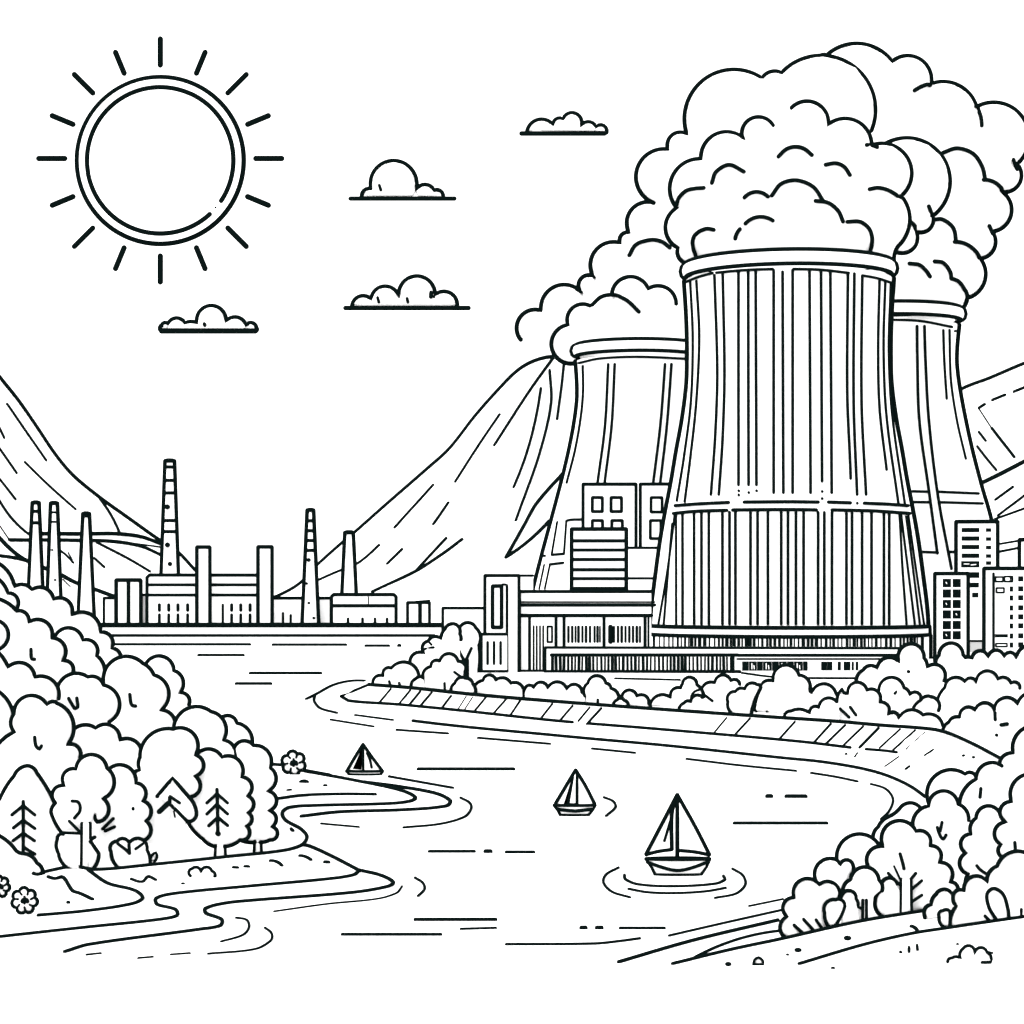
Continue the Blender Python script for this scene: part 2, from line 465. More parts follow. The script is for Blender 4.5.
# far quay
m = MB()
q0 = at(-400, 637, 1787).x; q1 = 1500
m.add([(-1500,1787,-1),(q1,1787,-1),(q1,1787,ZQ),(-1500,1787,ZQ),(-1500,2300,ZQ),(q1,2300,ZQ),(q1,2300,-1),(-1500,2300,-1)],
      [[0,1,2,3],[3,2,5,4],[4,5,6,7]], 0, False)
m.tube([at(80,625,1787), at(442,625,1787)], 1.9*1787/F); m.tube([at(95,636.2,1786), at(437,636.2,1786)], 1.7*1787/F)
tag(m.build('quay', base=(0, 1900, 0)), kind='structure')

# mountains: ridge tents with spurs drawn on the slopes
def mountain(label, ridge, Y0, front, back, w, mk, name='mountain', inkx=None):
    R = S(ridge, step=6); P = [at(x, y, Y0) for x, y in R]
    rows = []
    K = 10
    for k in range(-K, K + 1):
        t = k / K; row = []
        for i, p in enumerate(P):
            h = max(p.z, 2)
            dy = front * t if t < 0 else back * t
            f = 1 - abs(t)
            z = h * f - (1 if abs(k) == K else 0)
            if 0 < abs(k) < K: z += 2.5 * math.sin(i * .7 + k) * f * abs(t) * 2
            row.append(Vector((p.x * (1 + .25 * (dy / Y0)), Y0 + dy, z)))
        rows.append(row)
    m = MB(); n = len(P)
    m.add([v for r_ in rows for v in r_], [[a*n+i, a*n+i+1, (a+1)*n+i+1, (a+1)*n+i] for a in range(2*K) for i in range(n-1)])
    e = m.v
    m.add([rows[a][0] for a in range(2*K+1)], [list(range(2*K+1))], 0, False); m.add([rows[a][-1] for a in range(2*K+1)], [list(range(2*K+1))], 0, False)
    px = [q for q in R if inkx is None or inkx[0] <= q[0] <= inkx[1]]
    m.pxtube([(x, y - w * .45) for x, y in px], Y0 - 1, w)
    m.marks(mk, f=1.28)
    o = m.build(name, base=(P[n//2].x, Y0, 0))
    return tag(o, label, 'mountain', kind='structure')
mountain('steep hatched mountain behind the three tall chimneys, cut off by the left border', [(-140,190),(-60,300),(0,379),(17.6,401),(35,426),(55.7,456.7),(73,477),(99.6,499),(126,518),(159.7,542),(177,553),(196,573),(215,590)], 3000, 700, 700, 3.4, [
 (1.8,[(6.4,404.5),(26,433),(45.4,461)]),(1.8,[(24,462.6),(48,486),(75,510)]),(1.8,[(-4,445),(16,473.7)]),(1.8,[(-4,476),(15,500)]),(1.8,[(-2,427),(3.5,438.5)]),(1.9,[(-2,500),(11.7,519.7),(28,535)]),
 (1.9,[(99.6,500),(110,515),(119,533.5)]),(2.6,[(28,535),(88,535),(117,535),(140.6,538),(160,545)]),(2.4,[(9,541),(88,541.6),(117,543),(140.6,547.5),(160,556)]),(1.2,[(126,543),(160,547.5)]),
 (2,[(96.7,543.7),(126,558.7),(149.4,572.4)]),(2.8,[(-4,536),(11.7,552),(26,562),(60,576),(75,584),(92,590),(114,598)]),(2.4,[(-4,556.5),(14,559),(26,562)]),(1,[(-2,524),(9,540)]),(1.6,[(58.6,550.5),(66,556),(73,563.6)]),(1.8,[(94,559),(104,568)]),
 (1.4,[(181.7,556),(188,564),(195,572)]),(1,[(68,553),(72,560)]),(.9,[(63,580),(70,587)])], inkx=(-30, 197))
mountain('tall mountain rising from the far shore to the left cooling tower', [(262,603),(279,597),(300,585),(317.7,566.5),(342,544.6),(354.7,534),(388.6,504),(427,470.5),(450,449.6),(475.6,417),(498,391.6),(517.5,372),(533.6,362.5),(553,358),(580,362),(640,380),(690,410),(760,460),(850,560)], 3000, 700, 700, 3.2, [
 (2,[(553,359),(530,391.6),(495,446)]),(1.9,[(549.7,371),(551,404.5),(540,453),(516,521.4)]),(1.9,[(541,389),(533.6,430),(514,488)]),(1.8,[(564,362.6),(561,390),(557,420)]),(1.9,[(500.4,415),(478,448),(456,482.4)]),
 (1.9,[(433.7,485.7),(414,507.6),(395,528.5)]),(1.9,[(449,503.4),(433.7,525)]),(2,[(379.6,546),(368,557),(356,565.6),(342,571),(330,576),(317.7,581.7)]),(1.9,[(402.4,550),(387.6,564.6)]),(2,[(446.6,539),(416,572)]),(2.3,[(462.7,540.4),(443,555),(417.6,571.4),(372.5,593)]),
 (2.3,[(565,472),(537,504),(524,527),(506,558.5)]),(2.3,[(506,558.5),(530,541),(549,522)])], inkx=(262, 600))
mountain('broad mountain with a dashed track behind the right cooling tower', [(880,470),(920,420),(960,391),(990,379),(1024,364.5),(1090,340),(1200,310),(1330,300)], 2800, 600, 600, 2.8, [
 (2,[(979,409),(985,405)]),(2,[(992.5,401),(1005.5,395.7)]),(2,[(1014,392.7),(1028,387)]),(1,[(979,409),(992,429)]),(1.9,[(992,429),(1014.6,458)]),(1.7,[(979,432.6),(986,441.7)]),(1.7,[(977.4,447),(987,459.5),(996.5,471)]),
 (2.8,[(975,488),(1000,475.5),(1030,460)]),(1.8,[(1013,487.6),(995.5,500.6)]),(1.7,[(1028,493.5),(998,516.4)]),(1.7,[(995,520),(1028,508)]),(1.6,[(990,546.5),(1028,540)]),(1.8,[(990,554.5),(1028,547)])], inkx=(930, 1060))

# ================================================================== SUN AND CLOUDS
YS = 5000.0; c = (160.3, 160.5)
sun = empty('sun', at(c[0], c[1], YS), 'large round sun with a double rim and sixteen separate rays', 'sun')
m = MB(); R = 81.3 / F * YS; C = at(c[0], c[1], YS)
vs, fs = [], []
nu, nv = 72, 24
for i in range(nv + 1):
    th = PI * i / nv
    for k in range(nu):
        a = 2 * PI * k / nu
        vs.append(C + Vector((R*math.sin(th)*math.cos(a), -.35*R*math.cos(th), R*math.sin(th)*math.sin(a))))
for i in range(nv):
    for k in range(nu): fs.append([i*nu+k, i*nu+(k+1) % nu, (i+1)*nu+(k+1) % nu, (i+1)*nu+k])
m.add(vs, fs, 3)
m2 = MB(); m2.v, m2.f, m2.m, m2.sm = list(m.v), list(m.f), list(m.m), list(m.sm)
m.build('disc', sun)
nv0 = len(m2.v); nf0 = len(m2.f)
a0, a1 = math.radians(47), math.radians(34)
circ = [(c[0] + 72.3*math.cos(a0 + (2*PI - a0 + a1)*i/120), c[1] + 72.3*math.sin(a0 + (2*PI - a0 + a1)*i/120)) for i in range(121)]
m2.ink(circ, 3.8, YS)
m2.ink([(c[0]+72.3*math.cos(.70), c[1]+72.3*math.sin(.70)), (c[0]+72.3*math.cos(.71), c[1]+72.3*math.sin(.71))], 1.6, YS)
m3 = MB(); m3.add(m2.v[nv0:], [[i - nv0 for i in f] for f in m2.f[nf0:]], 1)
m3.build('inner_ring', sun)
m = MB(); m.pxtube([(c[0] + 83.2*math.cos(2*PI*i/120), c[1] + 83.2*math.sin(2*PI*i/120)) for i in range(120)], YS, 4.2, closed=True); m.build('outer_ring', sun)
for k in range(16):
    a = k * PI / 8; dy = -2 if k in (0, 8) else 0
    r0, r1 = (95, 122) if k % 2 == 0 else (94, 117.5)
    m = MB(); m.pxtube([(c[0] + r*math.cos(a), c[1] + r*math.sin(a) + dy) for r in (r0, (r0+r1)/2, r1)], YS, 4.4); m.build('ray', sun)

def cloud(label, spec, line, mk, Y=1900.0):
    poly, runs = loop_outline(spec)
    m = MB(); m.puff(poly, Y, 8, 12)
    for r_ in runs: m.pxtube(r_, Y, 3.5)
    m.marks(mk, Y)
    if line: m.pxtube([line[0], line[1]], Y - .5, line[2] * 1.35)
    o = m.build('cloud'); tag(o, label, 'cloud', 'small clouds drifting in the clear sky')
cloud('cloud with one big round puff on a long flat base line', [(362,198,.3),(371,189,.64),(416,190,.3),(434,190,.3),(443,198)], ((350,198.6),(455,198.6),2.6), [(2.4,[(379.5,185),(381,190)])])
cloud('four-puffed cloud on the longest flat base line, lower middle sky', [(352,307,.33),(371,299,.42),(399,297,.55),(435,295,.36),(457,307)], ((345,308),(469,308),2.8), [(2.4,[(378,297.5),(379,302)]),(2.4,[(407,298),(408,302)]),(3.2,[(430,292),(430.5,297.5)]),(2,[(433.5,296),(434,298)])])
cloud('low flat cloud with rounded ends just below the sun', [(160.5,330.5,.25),(162,325,.3),(168,324,.32),(185,323,.12),(197,323,.57),(226,321.5,.3),(246,325,.35),(256.5,328,.3),(256,331,.001)], ((161,331),(256,331),3.2), [(2.8,[(204.3,323),(205,325)])])
cloud('topmost little cloud, left of the great steam plume', [(527,132,.33),(553,125,.3),(563,119,.5),(581,126,.3),(596,127,.4),(606.5,133)], ((521,133.5),(605,133.5),2.8), [])

# ================================================================== COOLING TOWERS AND STEAM
def zt(y, Y): return H + (YH - y) / F * Y
def sil(m, c, prof, w, Y, out=.75):
    """contour ribs up both flanks of a turned shape"""
    al = math.atan2(c[0], c[1])
    for sd in (-1, 1):
        pts = []
        for r, z in prof:
            r += out * w / 2 * Y / F
            b = math.asin(min(.9, r / Y)) * .9
            a = PI / 2 - b
            # direction perpendicular to the sight line, leaning to the viewer
            dx, dy = math.sin(a) * sd, -math.cos(a)
            pts.append((c[0] + r * (dx*math.cos(al) + dy*math.sin(al)), c[1] + r * (-dx*math.sin(al) + dy*math.cos(al)), z))
        m.tube(pts, w / 2 * Y / F)
def smoothprof(pp, n=40):
    pl = S([(y, r) for y, r in pp], step=5); return [(r, y) for y, r in pl]
def tower(label, cx, Y, pp, rimr, ytop, ybot, lines, ws, wrim):
    k = Y / F; c = ((cx - 512) * k, Y)
    t = empty('cooling_tower', (c[0], Y, ZP), label, 'cooling tower', 'cooling towers of the power plant')
    prof = [((r - 2.2) * k, zt(y, Y)) for r, y in smoothprof(pp)]
    prof = sorted(prof, key=lambda q: q[1])
    prof = [(prof[0][0] + .6, ZP)] + [p for p in prof if p[1] > ZP + .5]
    m = MB(); m.lathe(c, prof, 120)
    sil(m, c, prof, ws, Y)
    for w, pts in lines: m.ink(S(pts), w * 1.15, Y - pp[0][1] * k)
    m.build('shell', t)
    m = MB(); zt0, zb0 = zt(ytop, Y), zt(ybot, Y)
    zm = (zt0 + zb0) / 2; h = (zt0 - zb0) / 2
    pr = [((rimr - 3.5) * k, zb0 - .1), ((rimr - 1) * k, zb0 + h * .35), (rimr * k, zm), ((rimr - 1) * k, zm + h * .65), ((rimr - 3) * k, zt0)]
    inner = [((rimr - 9) * k, zt0), ((rimr - 9) * k, zb0)]
    m.lathe(c, pr + inner, 120, cap=False)
    m.ring(c, (rimr - 3) * k, zt0, wrim / 2 * k); m.ring(c, (rimr - 3.5) * k, zb0, wrim / 2 * k)
    sil(m, c, pr, wrim, Y)
    m.build('rim', t)
    return t, c, k
def seg8(x0, y0): return lambda a, b: (x0 + a / 2.813, y0 + b / 2.813)
q = seg8(660, 230)
YM = 1040.0
V8 = [[(88,147),(95,300),(90,480),(70,640),(50,762)],[(105,143),(113,300),(105,480),(88,640),(72,765)],[(155,127),(163,400),(157,580),(145,745)],[(178,122),(183,400),(178,580),(167,745)],[(222,118),(222,718)],[(249,115),(250,718)],[(270,113),(272,718)],
 [(320,112),(320,740)],[(345,117),(347,740)],[(373,112),(373,740)],[(420,113),(423,740)],[(452,115),(455,708)],[(478,116),(482,740)],[(527,121),(525,450),(533,650),(535,700)],[(545,122),(543,480),(553,745)],[(567,128),(565,480),(578,745)],
 [(615,142),(611,330),(615,500),(635,675)],[(631,143),(626,330),(634,520),(668,770)],[(646,150),(640,340),(650,520),(686,772)]]
ML = [(2.1, [q(*p) for p in l]) for l in V8]
for l in [[(75,146),(110,132),(150,121)],[(160,120),(240,113),(318,110)],[(375,110),(450,112),(530,121)],[(568,128),(610,136),(650,149)]]: ML.append((2, [q(*p) for p in l]))
for l in [[(45,776),(110,771),(195,767)],[(237,766),(360,765),(445,766)],[(472,766),(535,768)],[(572,769),(640,772),(695,776)],[(40,798),(100,792),(190,789)],[(205,788),(360,787),(440,788)],[(482,788),(600,791),(700,798)]]: ML.append((2.4, [q(*p) for p in l]))
for a, b in ((222,733),(222,745),(250,738),(272,733),(455,735),(455,755),(553,768),(247,764)): ML.append((2, [q(a, b), q(a + 1, b + 2)]))
q5 = lambda a, b: (640 + a / 3.413, 480 + b / 3.413)
for a in (148,187,212,237,283,307,327,378,402,437,482,505,532,558,607,628,654,703,722,756,788,830,848): ML.append((2.1, [q5(a, 110 if 300 < a < 700 else 113), q5(a, 300), q5(a, 492)]))
for l in [[(121,122),(98,300),(66,492)],[(126,117),(126,492)],[(113,150),(100,300),(84,492)],[(883,117),(893,300),(907,492)],[(888,117),(935,492)],[(912,117),(938,300),(966,492)],[(905,125),(928,300),(952,492)]]: ML.append((1.9, [q5(*p) for p in l]))
mt, mc, mk_ = tower('tallest and nearest cooling tower, closely ribbed with a banded waist', 788.4, YM,
 [(280,104.3),(310,102.3),(337,101.3),(360,101.2),(385,102),(420,106.5),(450,112),(480,117),(514,123.5),(540,128),(575,132.8),(612,137.2),(650,139),(662,139.5)], 106, 264, 277, ML, 4.4, 3.8)
m = MB(); k = mk_
m.lathe(mc, [(137.2*k, 15.7), (138*k, 15.83), (137.8*k, 19.5), (136.9*k, 19.6)], 120, cap=False)
m.ring(mc, 137.5*k, 19.5, 1.6*k); m.ring(mc, 137.8*k, 15.83, 1.6*k); sil(m, mc, [(137.9*k, 15.8), (137.6*k, 19.5)], 3.6, YM)
m.build('base_ring', mt)
m = MB(); m.lathe(mc, [(138.4*k, ZP), (138.4*k, 15.6)], 120, cap=False)
x = 655.0
while x < 925:
    yf = YH + (H - 15.2) * F / (YM - 138.4*k * math.sqrt(max(0, 1 - ((x - 789.3) / 139.9) ** 2)))
    m.ink([(x, yf), (x, (yf + 650) / 2), (x, 650)], random.choice((1.4, 1.9, 2.3, 1.2, 2.8)), YM - 50); x += random.uniform(3.2, 5.2)
sil(m, mc, [(138.4*k, ZP), (138.4*k, 15.6)], 3.6, YM)
m.build('air_inlet', mt)

tower('left cooling tower standing in front of the mountain, partly hidden by the ribbed tower', 638, 1350.0,
 [(361,63),(365,62.5),(385,61.3),(402,61.5),(433,66),(470,74),(519,86.8),(555,96.5),(589,105),(625,112),(645,114)], 65.3, 345.5, 356,
 [(2,[(583.6,366),(584,390),(582,415),(576,450),(567.6,483)]),(2,[(608.6,364),(605.5,425),(598,483)]),(2,[(615,364),(612,425),(605,483)]),(2,[(664.6,364),(660,425),(653,483)]),(2,[(671,364),(666.5,425),(660,483)]),
  (1.8,[(579.5,363),(600,358.5),(639,356.8),(690,359)]),(1.7,[(558,522),(552.4,555)]),(1.9,[(552.4,555),(564.6,554)]),(1.7,[(564.6,554),(567,521)]),(1.9,[(567,521),(571,520),(582,519.7)]),(1.6,[(545,565),(540,589)]),(1.9,[(550.6,564.6),(564,563)]),(1.6,[(550.6,565),(545.5,589)]),(1.6,[(544,556),(546,556)])], 4.2, 3.6)
tower('right cooling tower rising behind the tall office blocks', 890, 1220.0,
 [(326,68.5),(330,68),(348,66.3),(365,66),(393,69.5),(443,79.3),(486,90),(520,99.5),(545,103),(580,105.5),(640,107),(652,107)], 73, 309.8, 321.4,
 [(2.1,[(916.7,326),(917,360),(919,420.5),(928.4,490),(937,553.6)]),(2.1,[(924,326),(925,360),(928.4,420.5),(937.5,496),(951,569)]),(1.9,[(942.6,330),(943.5,360),(946,399)]),(1.9,[(948.7,330),(950,379),(956,420),(965,459)]),(1.6,[(954,331),(956,331)]),
  (1.8,[(890,319.6),(920,321),(951.5,327)]),(1.9,[(912,491.6),(928,492)]),(1.9,[(937.5,492),(978,493.7)]),(1.9,[(914,502.3),(930,502.5)]),(1.9,[(939,502.5),(982,503.7)]),(1.9,[(922,552),(937.5,552.6)]),(1.9,[(948,552),(956,552)])], 4.2, 3.6)

def plume(label, cx, cy, Y, bill):
    t = empty('steam_plume', at(cx, cy, Y), label, 'steam', 'steam plumes over the cooling towers')
    for poly_runs, Yb, tf, tb, mk in bill:
        poly, runs = poly_runs
        m = MB(); m.puff(poly, Yb, tf, tb, R=16)
        for r_ in runs: m.pxtube(r_, Yb, 3.7)
        m.marks([(w, p) for w, p in mk], Yb - tf)
        m.build('billow', t)
    return t
W = 3.3
plume('largest steam plume, billowing from the ribbed middle tower', 790, 262, YM, [
 (outline([(654,203,.45),(668,149.5,.36),(687,134.5,.36),(762,78.5,.2),(781.5,73,.42),(871,131)], [(860,240),(700,240),(672,212)]), YM + 60, 18, 22, []),
 (outline([(685,263,.2),(678,248,.3),(677,208,.33),(701,159,.34),(744,139,0),(742,136,.42),(773,126,0),(791.5,108,.36),(828,125,.32),(871.5,145.5,.42),(901,196,.2),(898,246,-.1),(894,263)], []), YM + 18, 16, 20, [
  (W,[(677.7,204),(680,197),(688,190),(704,188)]),(W,[(711.6,183.4),(716,172),(729,165),(744,172)]),(W,[(744,198),(756,192),(768,197)]),(W,[(771.5,196),(781,184),(796.5,180.5),(813,187),(823,201)]),(W,[(815,201),(828,203),(838,211),(843,222)]),
  (W,[(745,224),(759,217),(773,221)]),(W,[(735,239),(737,233),(740,229)]),(W,[(714,230),(706,229),(696,234),(693,243),(696,256)]),(W,[(778,157),(786,149.5),(795,147),(804,149),(812,155.5)]),(W,[(825,165),(836,163.5),(844,167),(850,175.5)]),(W,[(847,222),(860,222),(869,229),(872,240),(869,255)]),
  (W,[(869,189.5),(878,188),(889,191),(900,198)]),(W,[(866,145),(871,146),(877,148)])]),
])
plume('steam plume drifting right behind the largest one, above the right tower', 890, 310, 1220.0, [
 (outline([(815,62,.2),(827,55,.22),(892,61.5,.35),(931,84,.22),(976.5,107,.45),(1017,164,.35),(1002,192,.35),(992,231.6,.3),(980,258.5,.27),(967.5,298,.1),(958,313)], [(900,314),(880,250),(830,120)]), 1240.0, 16, 22, [
  (W,[(914,91),(922,86.5),(931,84)]),(W,[(976,106),(980,115),(981.5,126)]),(W,[(942.6,153),(957,148.5),(973,154),(982,167),(985,180)]),(W,[(983,180),(995,183),(1003,192)]),(W,[(1012,159),(1016,170)]),(W,[(933,220),(942,219.5),(953,228),(956,242.6)]),(W,[(954,242),(966,244),(979,258)]),
  (W,[(988,225),(993,234)]),(W,[(934,261.5),(943,263),(950,272),(951,279)]),(W,[(951,278.5),(959,282),(965,291),(966,299),(959,311)]),(W,[(909,263.5),(919,265),(926,271),(930,277)])]),
 (outline([(878,149,.52),(932.6,216,.32),(916,231.6,.34),(896,252)], [(880,250),(868,200)]), 1150.0, 12, 14, [(W,[(928,206),(930,212),(932,216)]),(W,[(908,221),(914,226),(915,233)])]),
])
plume('steam plume trailing left from the left tower across the mountain top', 638, 346, 1350.0, [
 (outline([(521,340,.38),(541,310.6,.36),(581,292,.4),(593,276,.33),(620,243,.3),(629,232.6,.33),(654,203)], [(700,200),(705,350),(560,352)]), 1395.0, 12, 20, [
  (W,[(629,256),(636,245),(651,240),(662,242),(670,248)]),(2.6,[(576,289),(579,291),(581,293)]),(2.6,[(588,276),(593,276),(595,278)])]),
 (outline([(576,363,.53),(568,325,.34),(590,306,0),(612,294,.4),(648,289,.3),(676,304)], [(705,320),(700,366)]), 1364.0, 12, 15, [(W,[(592,305),(601,297),(612,295),(626,300),(639,312)])]),
])

# ================================================================== BUILDINGS
class Block:
    """a box turned to face the river; photo pixels give its front face at distance Y"""
    def __init__(s, name, label, cat, x0, x1, ytop, Y, zb, depth, group=None, body='wall', w=3.4, sides='LTR', chamfer=0, parent=None):
        xc = (x0 + x1) / 2; k = Y / F
        s.C = Vector(((xc - 512) * k, Y, zb)); a = math.atan2(s.C.x, Y)
        s.u = Vector((math.cos(a), -math.sin(a), 0)); s.n = Vector((-math.sin(a), -math.cos(a), 0))
        s.Y = Y; s.k = k; s.zb = zb
        s.t = parent or empty(name, s.C, label, cat, group)
        m = MB(); hw = (x1 - x0) / 2 * k / math.cos(a); z1 = zt(ytop, Y); ch = chamfer * k
        sec = [(-hw, zb), (hw, zb), (hw, z1 - ch), (hw - ch, z1), (-hw + ch, z1), (-hw, z1 - ch)] if ch else [(-hw, zb), (hw, zb), (hw, z1), (-hw, z1)]
        P = [s.C + s.u * a_ + Vector((0, 0, z - zb)) for a_, z in sec]; B = [p - s.n * depth for p in P]; n = len(P)
        m.add(P + B, [list(range(n)), [n + i for i in range(n)][::-1]] + [[i, (i+1) % n, n+(i+1) % n, n+i] for i in range(n)], 0, False)
        r = w / 2 * k * .84
        run = []
        edges = {'B': (0, 1), 'R': (1, 2), 'T': (2, 3), 'L': (3, 0)} if not ch else {'B': (0, 1), 'R': (1, 2), 'T': (3, 4), 'L': (5, 0)}
        for e in sides:
            i, j = edges[e]; m.tube([P[i], P[i].lerp(P[j], .5), P[j]], r)
        if ch:
            if 'R' in sides: m.tube([P[2], P[3]], r)
            if 'L' in sides: m.tube([P[4], P[5]], r)
        s.m = m; s.body = body
    def pt(s, x, y, off=0.0):
        d = ray(x, y); o = s.C + s.n * off
        return CAM + d * ((o - CAM).dot(s.n) / d.dot(s.n))
    def line(s, pts, w=2.6, mb=None): (mb or s.m).tube([s.pt(x, y, .05) for x, y in S(pts)], w / 2 * s.k * .86)
    def panel(s, mb, x0, y0, x1, y1, mi, off=.12, back=.5):
        q = [(x0, y1), (x1, y1), (x1, y0), (x0, y0)]
        P = [s.pt(x, y, off) for x, y in q]; B = [p - s.n * back for p in P]
        mb.add(P + B, [[0,1,2,3],[7,6,5,4],[0,4,5,1],[1,5,6,2],[2,6,7,3],[3,7,4,0]], mi, False)
    def window(s, x0, y0, x1, y1, w=2.6, dark=False, name='window', cross=()):
        e = .45 if dark else 0
        mb = MB(); s.panel(mb, x0 - e, y0 - e, x1 + e, y1 + e, 1 if dark else 0, .15)
        if not dark:
            P = [s.pt(x, y, .2) for x, y in ((x0,y0),(x1,y0),(x1,y1),(x0,y1))]
            for i in range(4): mb.tube([P[i], P[(i+1) % 4]], w / 2 * s.k * .84)
        for c_ in cross: mb.tube([s.pt(x, y, .22) for x, y in c_], .4 * s.k, 0)
        return mb.build(name, s.t)
    def slit(s, x, y0, y1, w=2.4, name='window'):
        mb = MB(); mb.tube([s.pt(x, y0, .05), s.pt(x, y1, .05)], w / 2 * s.k); return mb.build(name, s.t)
    def done(s): s.o = s.m.build(s.body, s.t); return s.t

PG = 'buildings of the power plant'
# long low front building with louvres
b = Block('low_hall', 'long low hall with a louvred front at the foot of the tallest cooling tower', 'building', 545.5, 900, 647.8, 850.0, ZP, 22, PG, sides='TL', w=2.6)
b.line([(551,655),(738,655)], 3.2); b.line([(738,655.2),(899,655.2)], 3); b.line([(552.5,655),(552.5,671)], 3.0); b.line([(733,657),(733,671)], 3.2); b.line([(737,659),(899,659)], 1.8); b.line([(545,671.6),(740,671.6)], 3.2); b.line([(740,673),(800,678)], 1.6); b.line([(795,679),(860,679)], 2)
mb = MB(); b.panel(mb, 553.5, 656, 735.5, 671.5, 0, .1)
x = 556.0
while x < 731:
    mb.tube([b.pt(x, 657.5, .12), b.pt(x + random.uniform(-.3, .3), 671.5, .12)], random.choice((.8, 1.0, 1.25)) * b.k); x += random.uniform(3.3, 4.3)
mb.build('louvre_panel', b.t)
x = 742.5
for w_ in (7,8,6,9,7,8,7,9,5): b.window(x, 661.8, x + w_ - 1.2, 670.3, dark=True, cross=[[(x + w_*.3, 663.5), (x + w_*.3, 669)], [(x + w_*.55, 665.5), (x + w_*.6, 669)]] if w_ > 7 else ()); x += w_
for x0, x1 in ((821.5,826.5),(827.5,832),(838,840.5),(844,850),(852,853.5),(856,858)): b.window(x0, 662, x1, 670, dark=True)
b.done()
# main hall
b = Block('turbine_hall', 'wide turbine hall with a deep double cornice left of the tallest cooling tower', 'building', 519.5, 651, 591.5, 863.0, ZP, 45, PG, sides='TL', w=3.2)
b.line([(520,602),(655,602)], 1.6); b.line([(520,605),(655,605)], 3.2); b.line([(520,615.5),(652,615.5)], 3.4)
for x, y0, y1, w_ in ((529.5,617,672,2.8),(533.6,626,672,1.8),(536.7,626,672,1.8),(540,626,672,1.8),(543.2,626,672,1.8),(556,617,646,3),(564,617,646,3),(604,617,646,3),(645,617,646,3),(648.5,617,646,2)): b.line([(x,y0),(x,y1)], w_)
b.line([(507,671.4),(548,671.4)], 3.2); b.window(547.5, 626.5, 552, 642, 2.0)
for x, w_ in ((568.4,2),(572.2,2),(575.5,1.6),(578.5,2.2),(582.4,1.8),(586,2.2),(590,2),(594.5,1.8),(597.5,2),(600,1.4)): b.slit(x, 626.5, 642, w_)
for x, w_ in ((610.5,3.8),(614,1.8),(618,2),(621.7,2.2),(625.5,1.8),(629.3,2),(633,2),(636.8,2.2),(640,1.8)): b.slit(x, 626.5, 642, w_)
b.done()
b = Block('striped_block', 'square white block with six horizontal bands standing behind the turbine hall', 'building', 571.5, 626.3, 529, 915.0, ZP, 25, PG, w=3.8)
for y, w_ in ((540.8,3.2),(550,3),(559.5,3.2),(569.7,3.2),(578.6,3),(588.5,3.2)): b.line([(572,y),(626,y)], w_)
b.done()
b = Block('office_block', 'four-windowed office block peeping over the striped block', 'building', 583, 636, 484, 1120.0, ZP, 25, PG, w=3.2)
for x0,y0,x1,y1 in ((592.3,497.5,602.3,511.5),(611,497.5,621.5,511.5),(592.3,520.5,602.5,536),(611.8,520.5,622.3,536)): b.window(x0,y0,x1,y1,3)
b.line([(582.5,484.5),(636,484.5)], 2.6); b.done()
b = Block('office_block', 'two-windowed office block half hidden by the ribbed tower', 'building', 640.3, 672, 484, 1120.0, ZP, 25, PG, w=3.2, sides='LT')
for x0,y0,x1,y1 in ((651,497.5,662,512),(650.3,520.5,660.8,538.5)): b.window(x0,y0,x1,y1,2.8)
b.done()
b = Block('annex', 'plain low annex below the two office blocks', 'building', 600, 663, 547.8, 1105.0, ZP, 10, PG, w=2.4, sides='T')
b.line([(626,578.3),(662,578.3)], 2.2); b.done()
b = Block('stair_tower', 'tall narrow block with one long upright window at the left end of the plant', 'building', 484.8, 519, 575.5, 860.0, ZP, 26, PG, w=3.2)
b.line([(507,586),(507,672)], 2.6); b.line([(481,634),(507,634)], 2.6); b.line([(502.5,584.5),(507,585),(507,590)], 2.2)
b.window(492.5, 586, 501.5, 627.3, 3.6); b.done()
b = Block('gatehouse', 'small low block with three upright slots in front of the stair tower', 'building', 481.5, 507, 634.3, 855.0, ZP, 4, PG, w=2.6, sides='LTB')
for x in (487.6, 494, 500.6): b.slit(x, 642, 664, 2.2)
b.line([(470,671.5),(507,671.5)], 3)
b.done()
b = Block('store', 'plain low store left of the tall narrow block, behind the trees', 'building', 442.7, 486, 608, 900.0, ZP, 20, PG, w=2.8, sides='LT'); b.done()
b = Block('roof_house', 'small plain block between the narrow block and the left tower', 'building', 518, 533, 575.5, 930.0, ZP, 15, PG, w=2.4, sides='T'); b.done()

CG = 'office blocks on the right'
b = Block('office_tower', 'tallest office tower on the right, with louvred floors', 'building', 956.7, 997, 521.5, 1040.0, ZP, 20, CG, w=3.8)
for y in (530,538.5,547,555.7): b.window(962, y - 1.8, 979, y + 1.8, dark=True)
b.window(961.5, 561.5, 979, 567, dark=True, cross=[[(964,564),(969,564)],[(971,565),(976,564.5)]])
for y in (530,539,547.5,556,563): b.window(986.3, y - 1.4, 990.8, y + 1.4, dark=True)
for x0,y0,x1,y1 in ((969,572.5,979,577.5),(970,583,978.5,587),(972.5,593,978,597)): b.window(x0,y0,x1,y1,dark=True)
b.line([(968,641),(985,641)], 2); mb = MB(); b.panel(mb, 970, 642.5, 984, 652, 2, .1); mb.build('door', b.t)
b.done()
b = Block('office_tower', 'office block with two columns of six dark windows', 'building', 935.3, 967.6, 573.5, 980.0, ZP, 18, CG, w=3.6)
for y in (583,593.5,604,614.4,625,635.2):
    for x0, x1 in ((943,950.6),(953,960.4)): b.window(x0, y - 3.8, x1, y + 3.8, dark=True, cross=[[(x0 + 3, y - .8), (x0 + 3.8, y + .6)]] if (y, x0) in ((583, 943), (604, 943), (635.2, 943), (614.4, 953)) else ())
b.done()
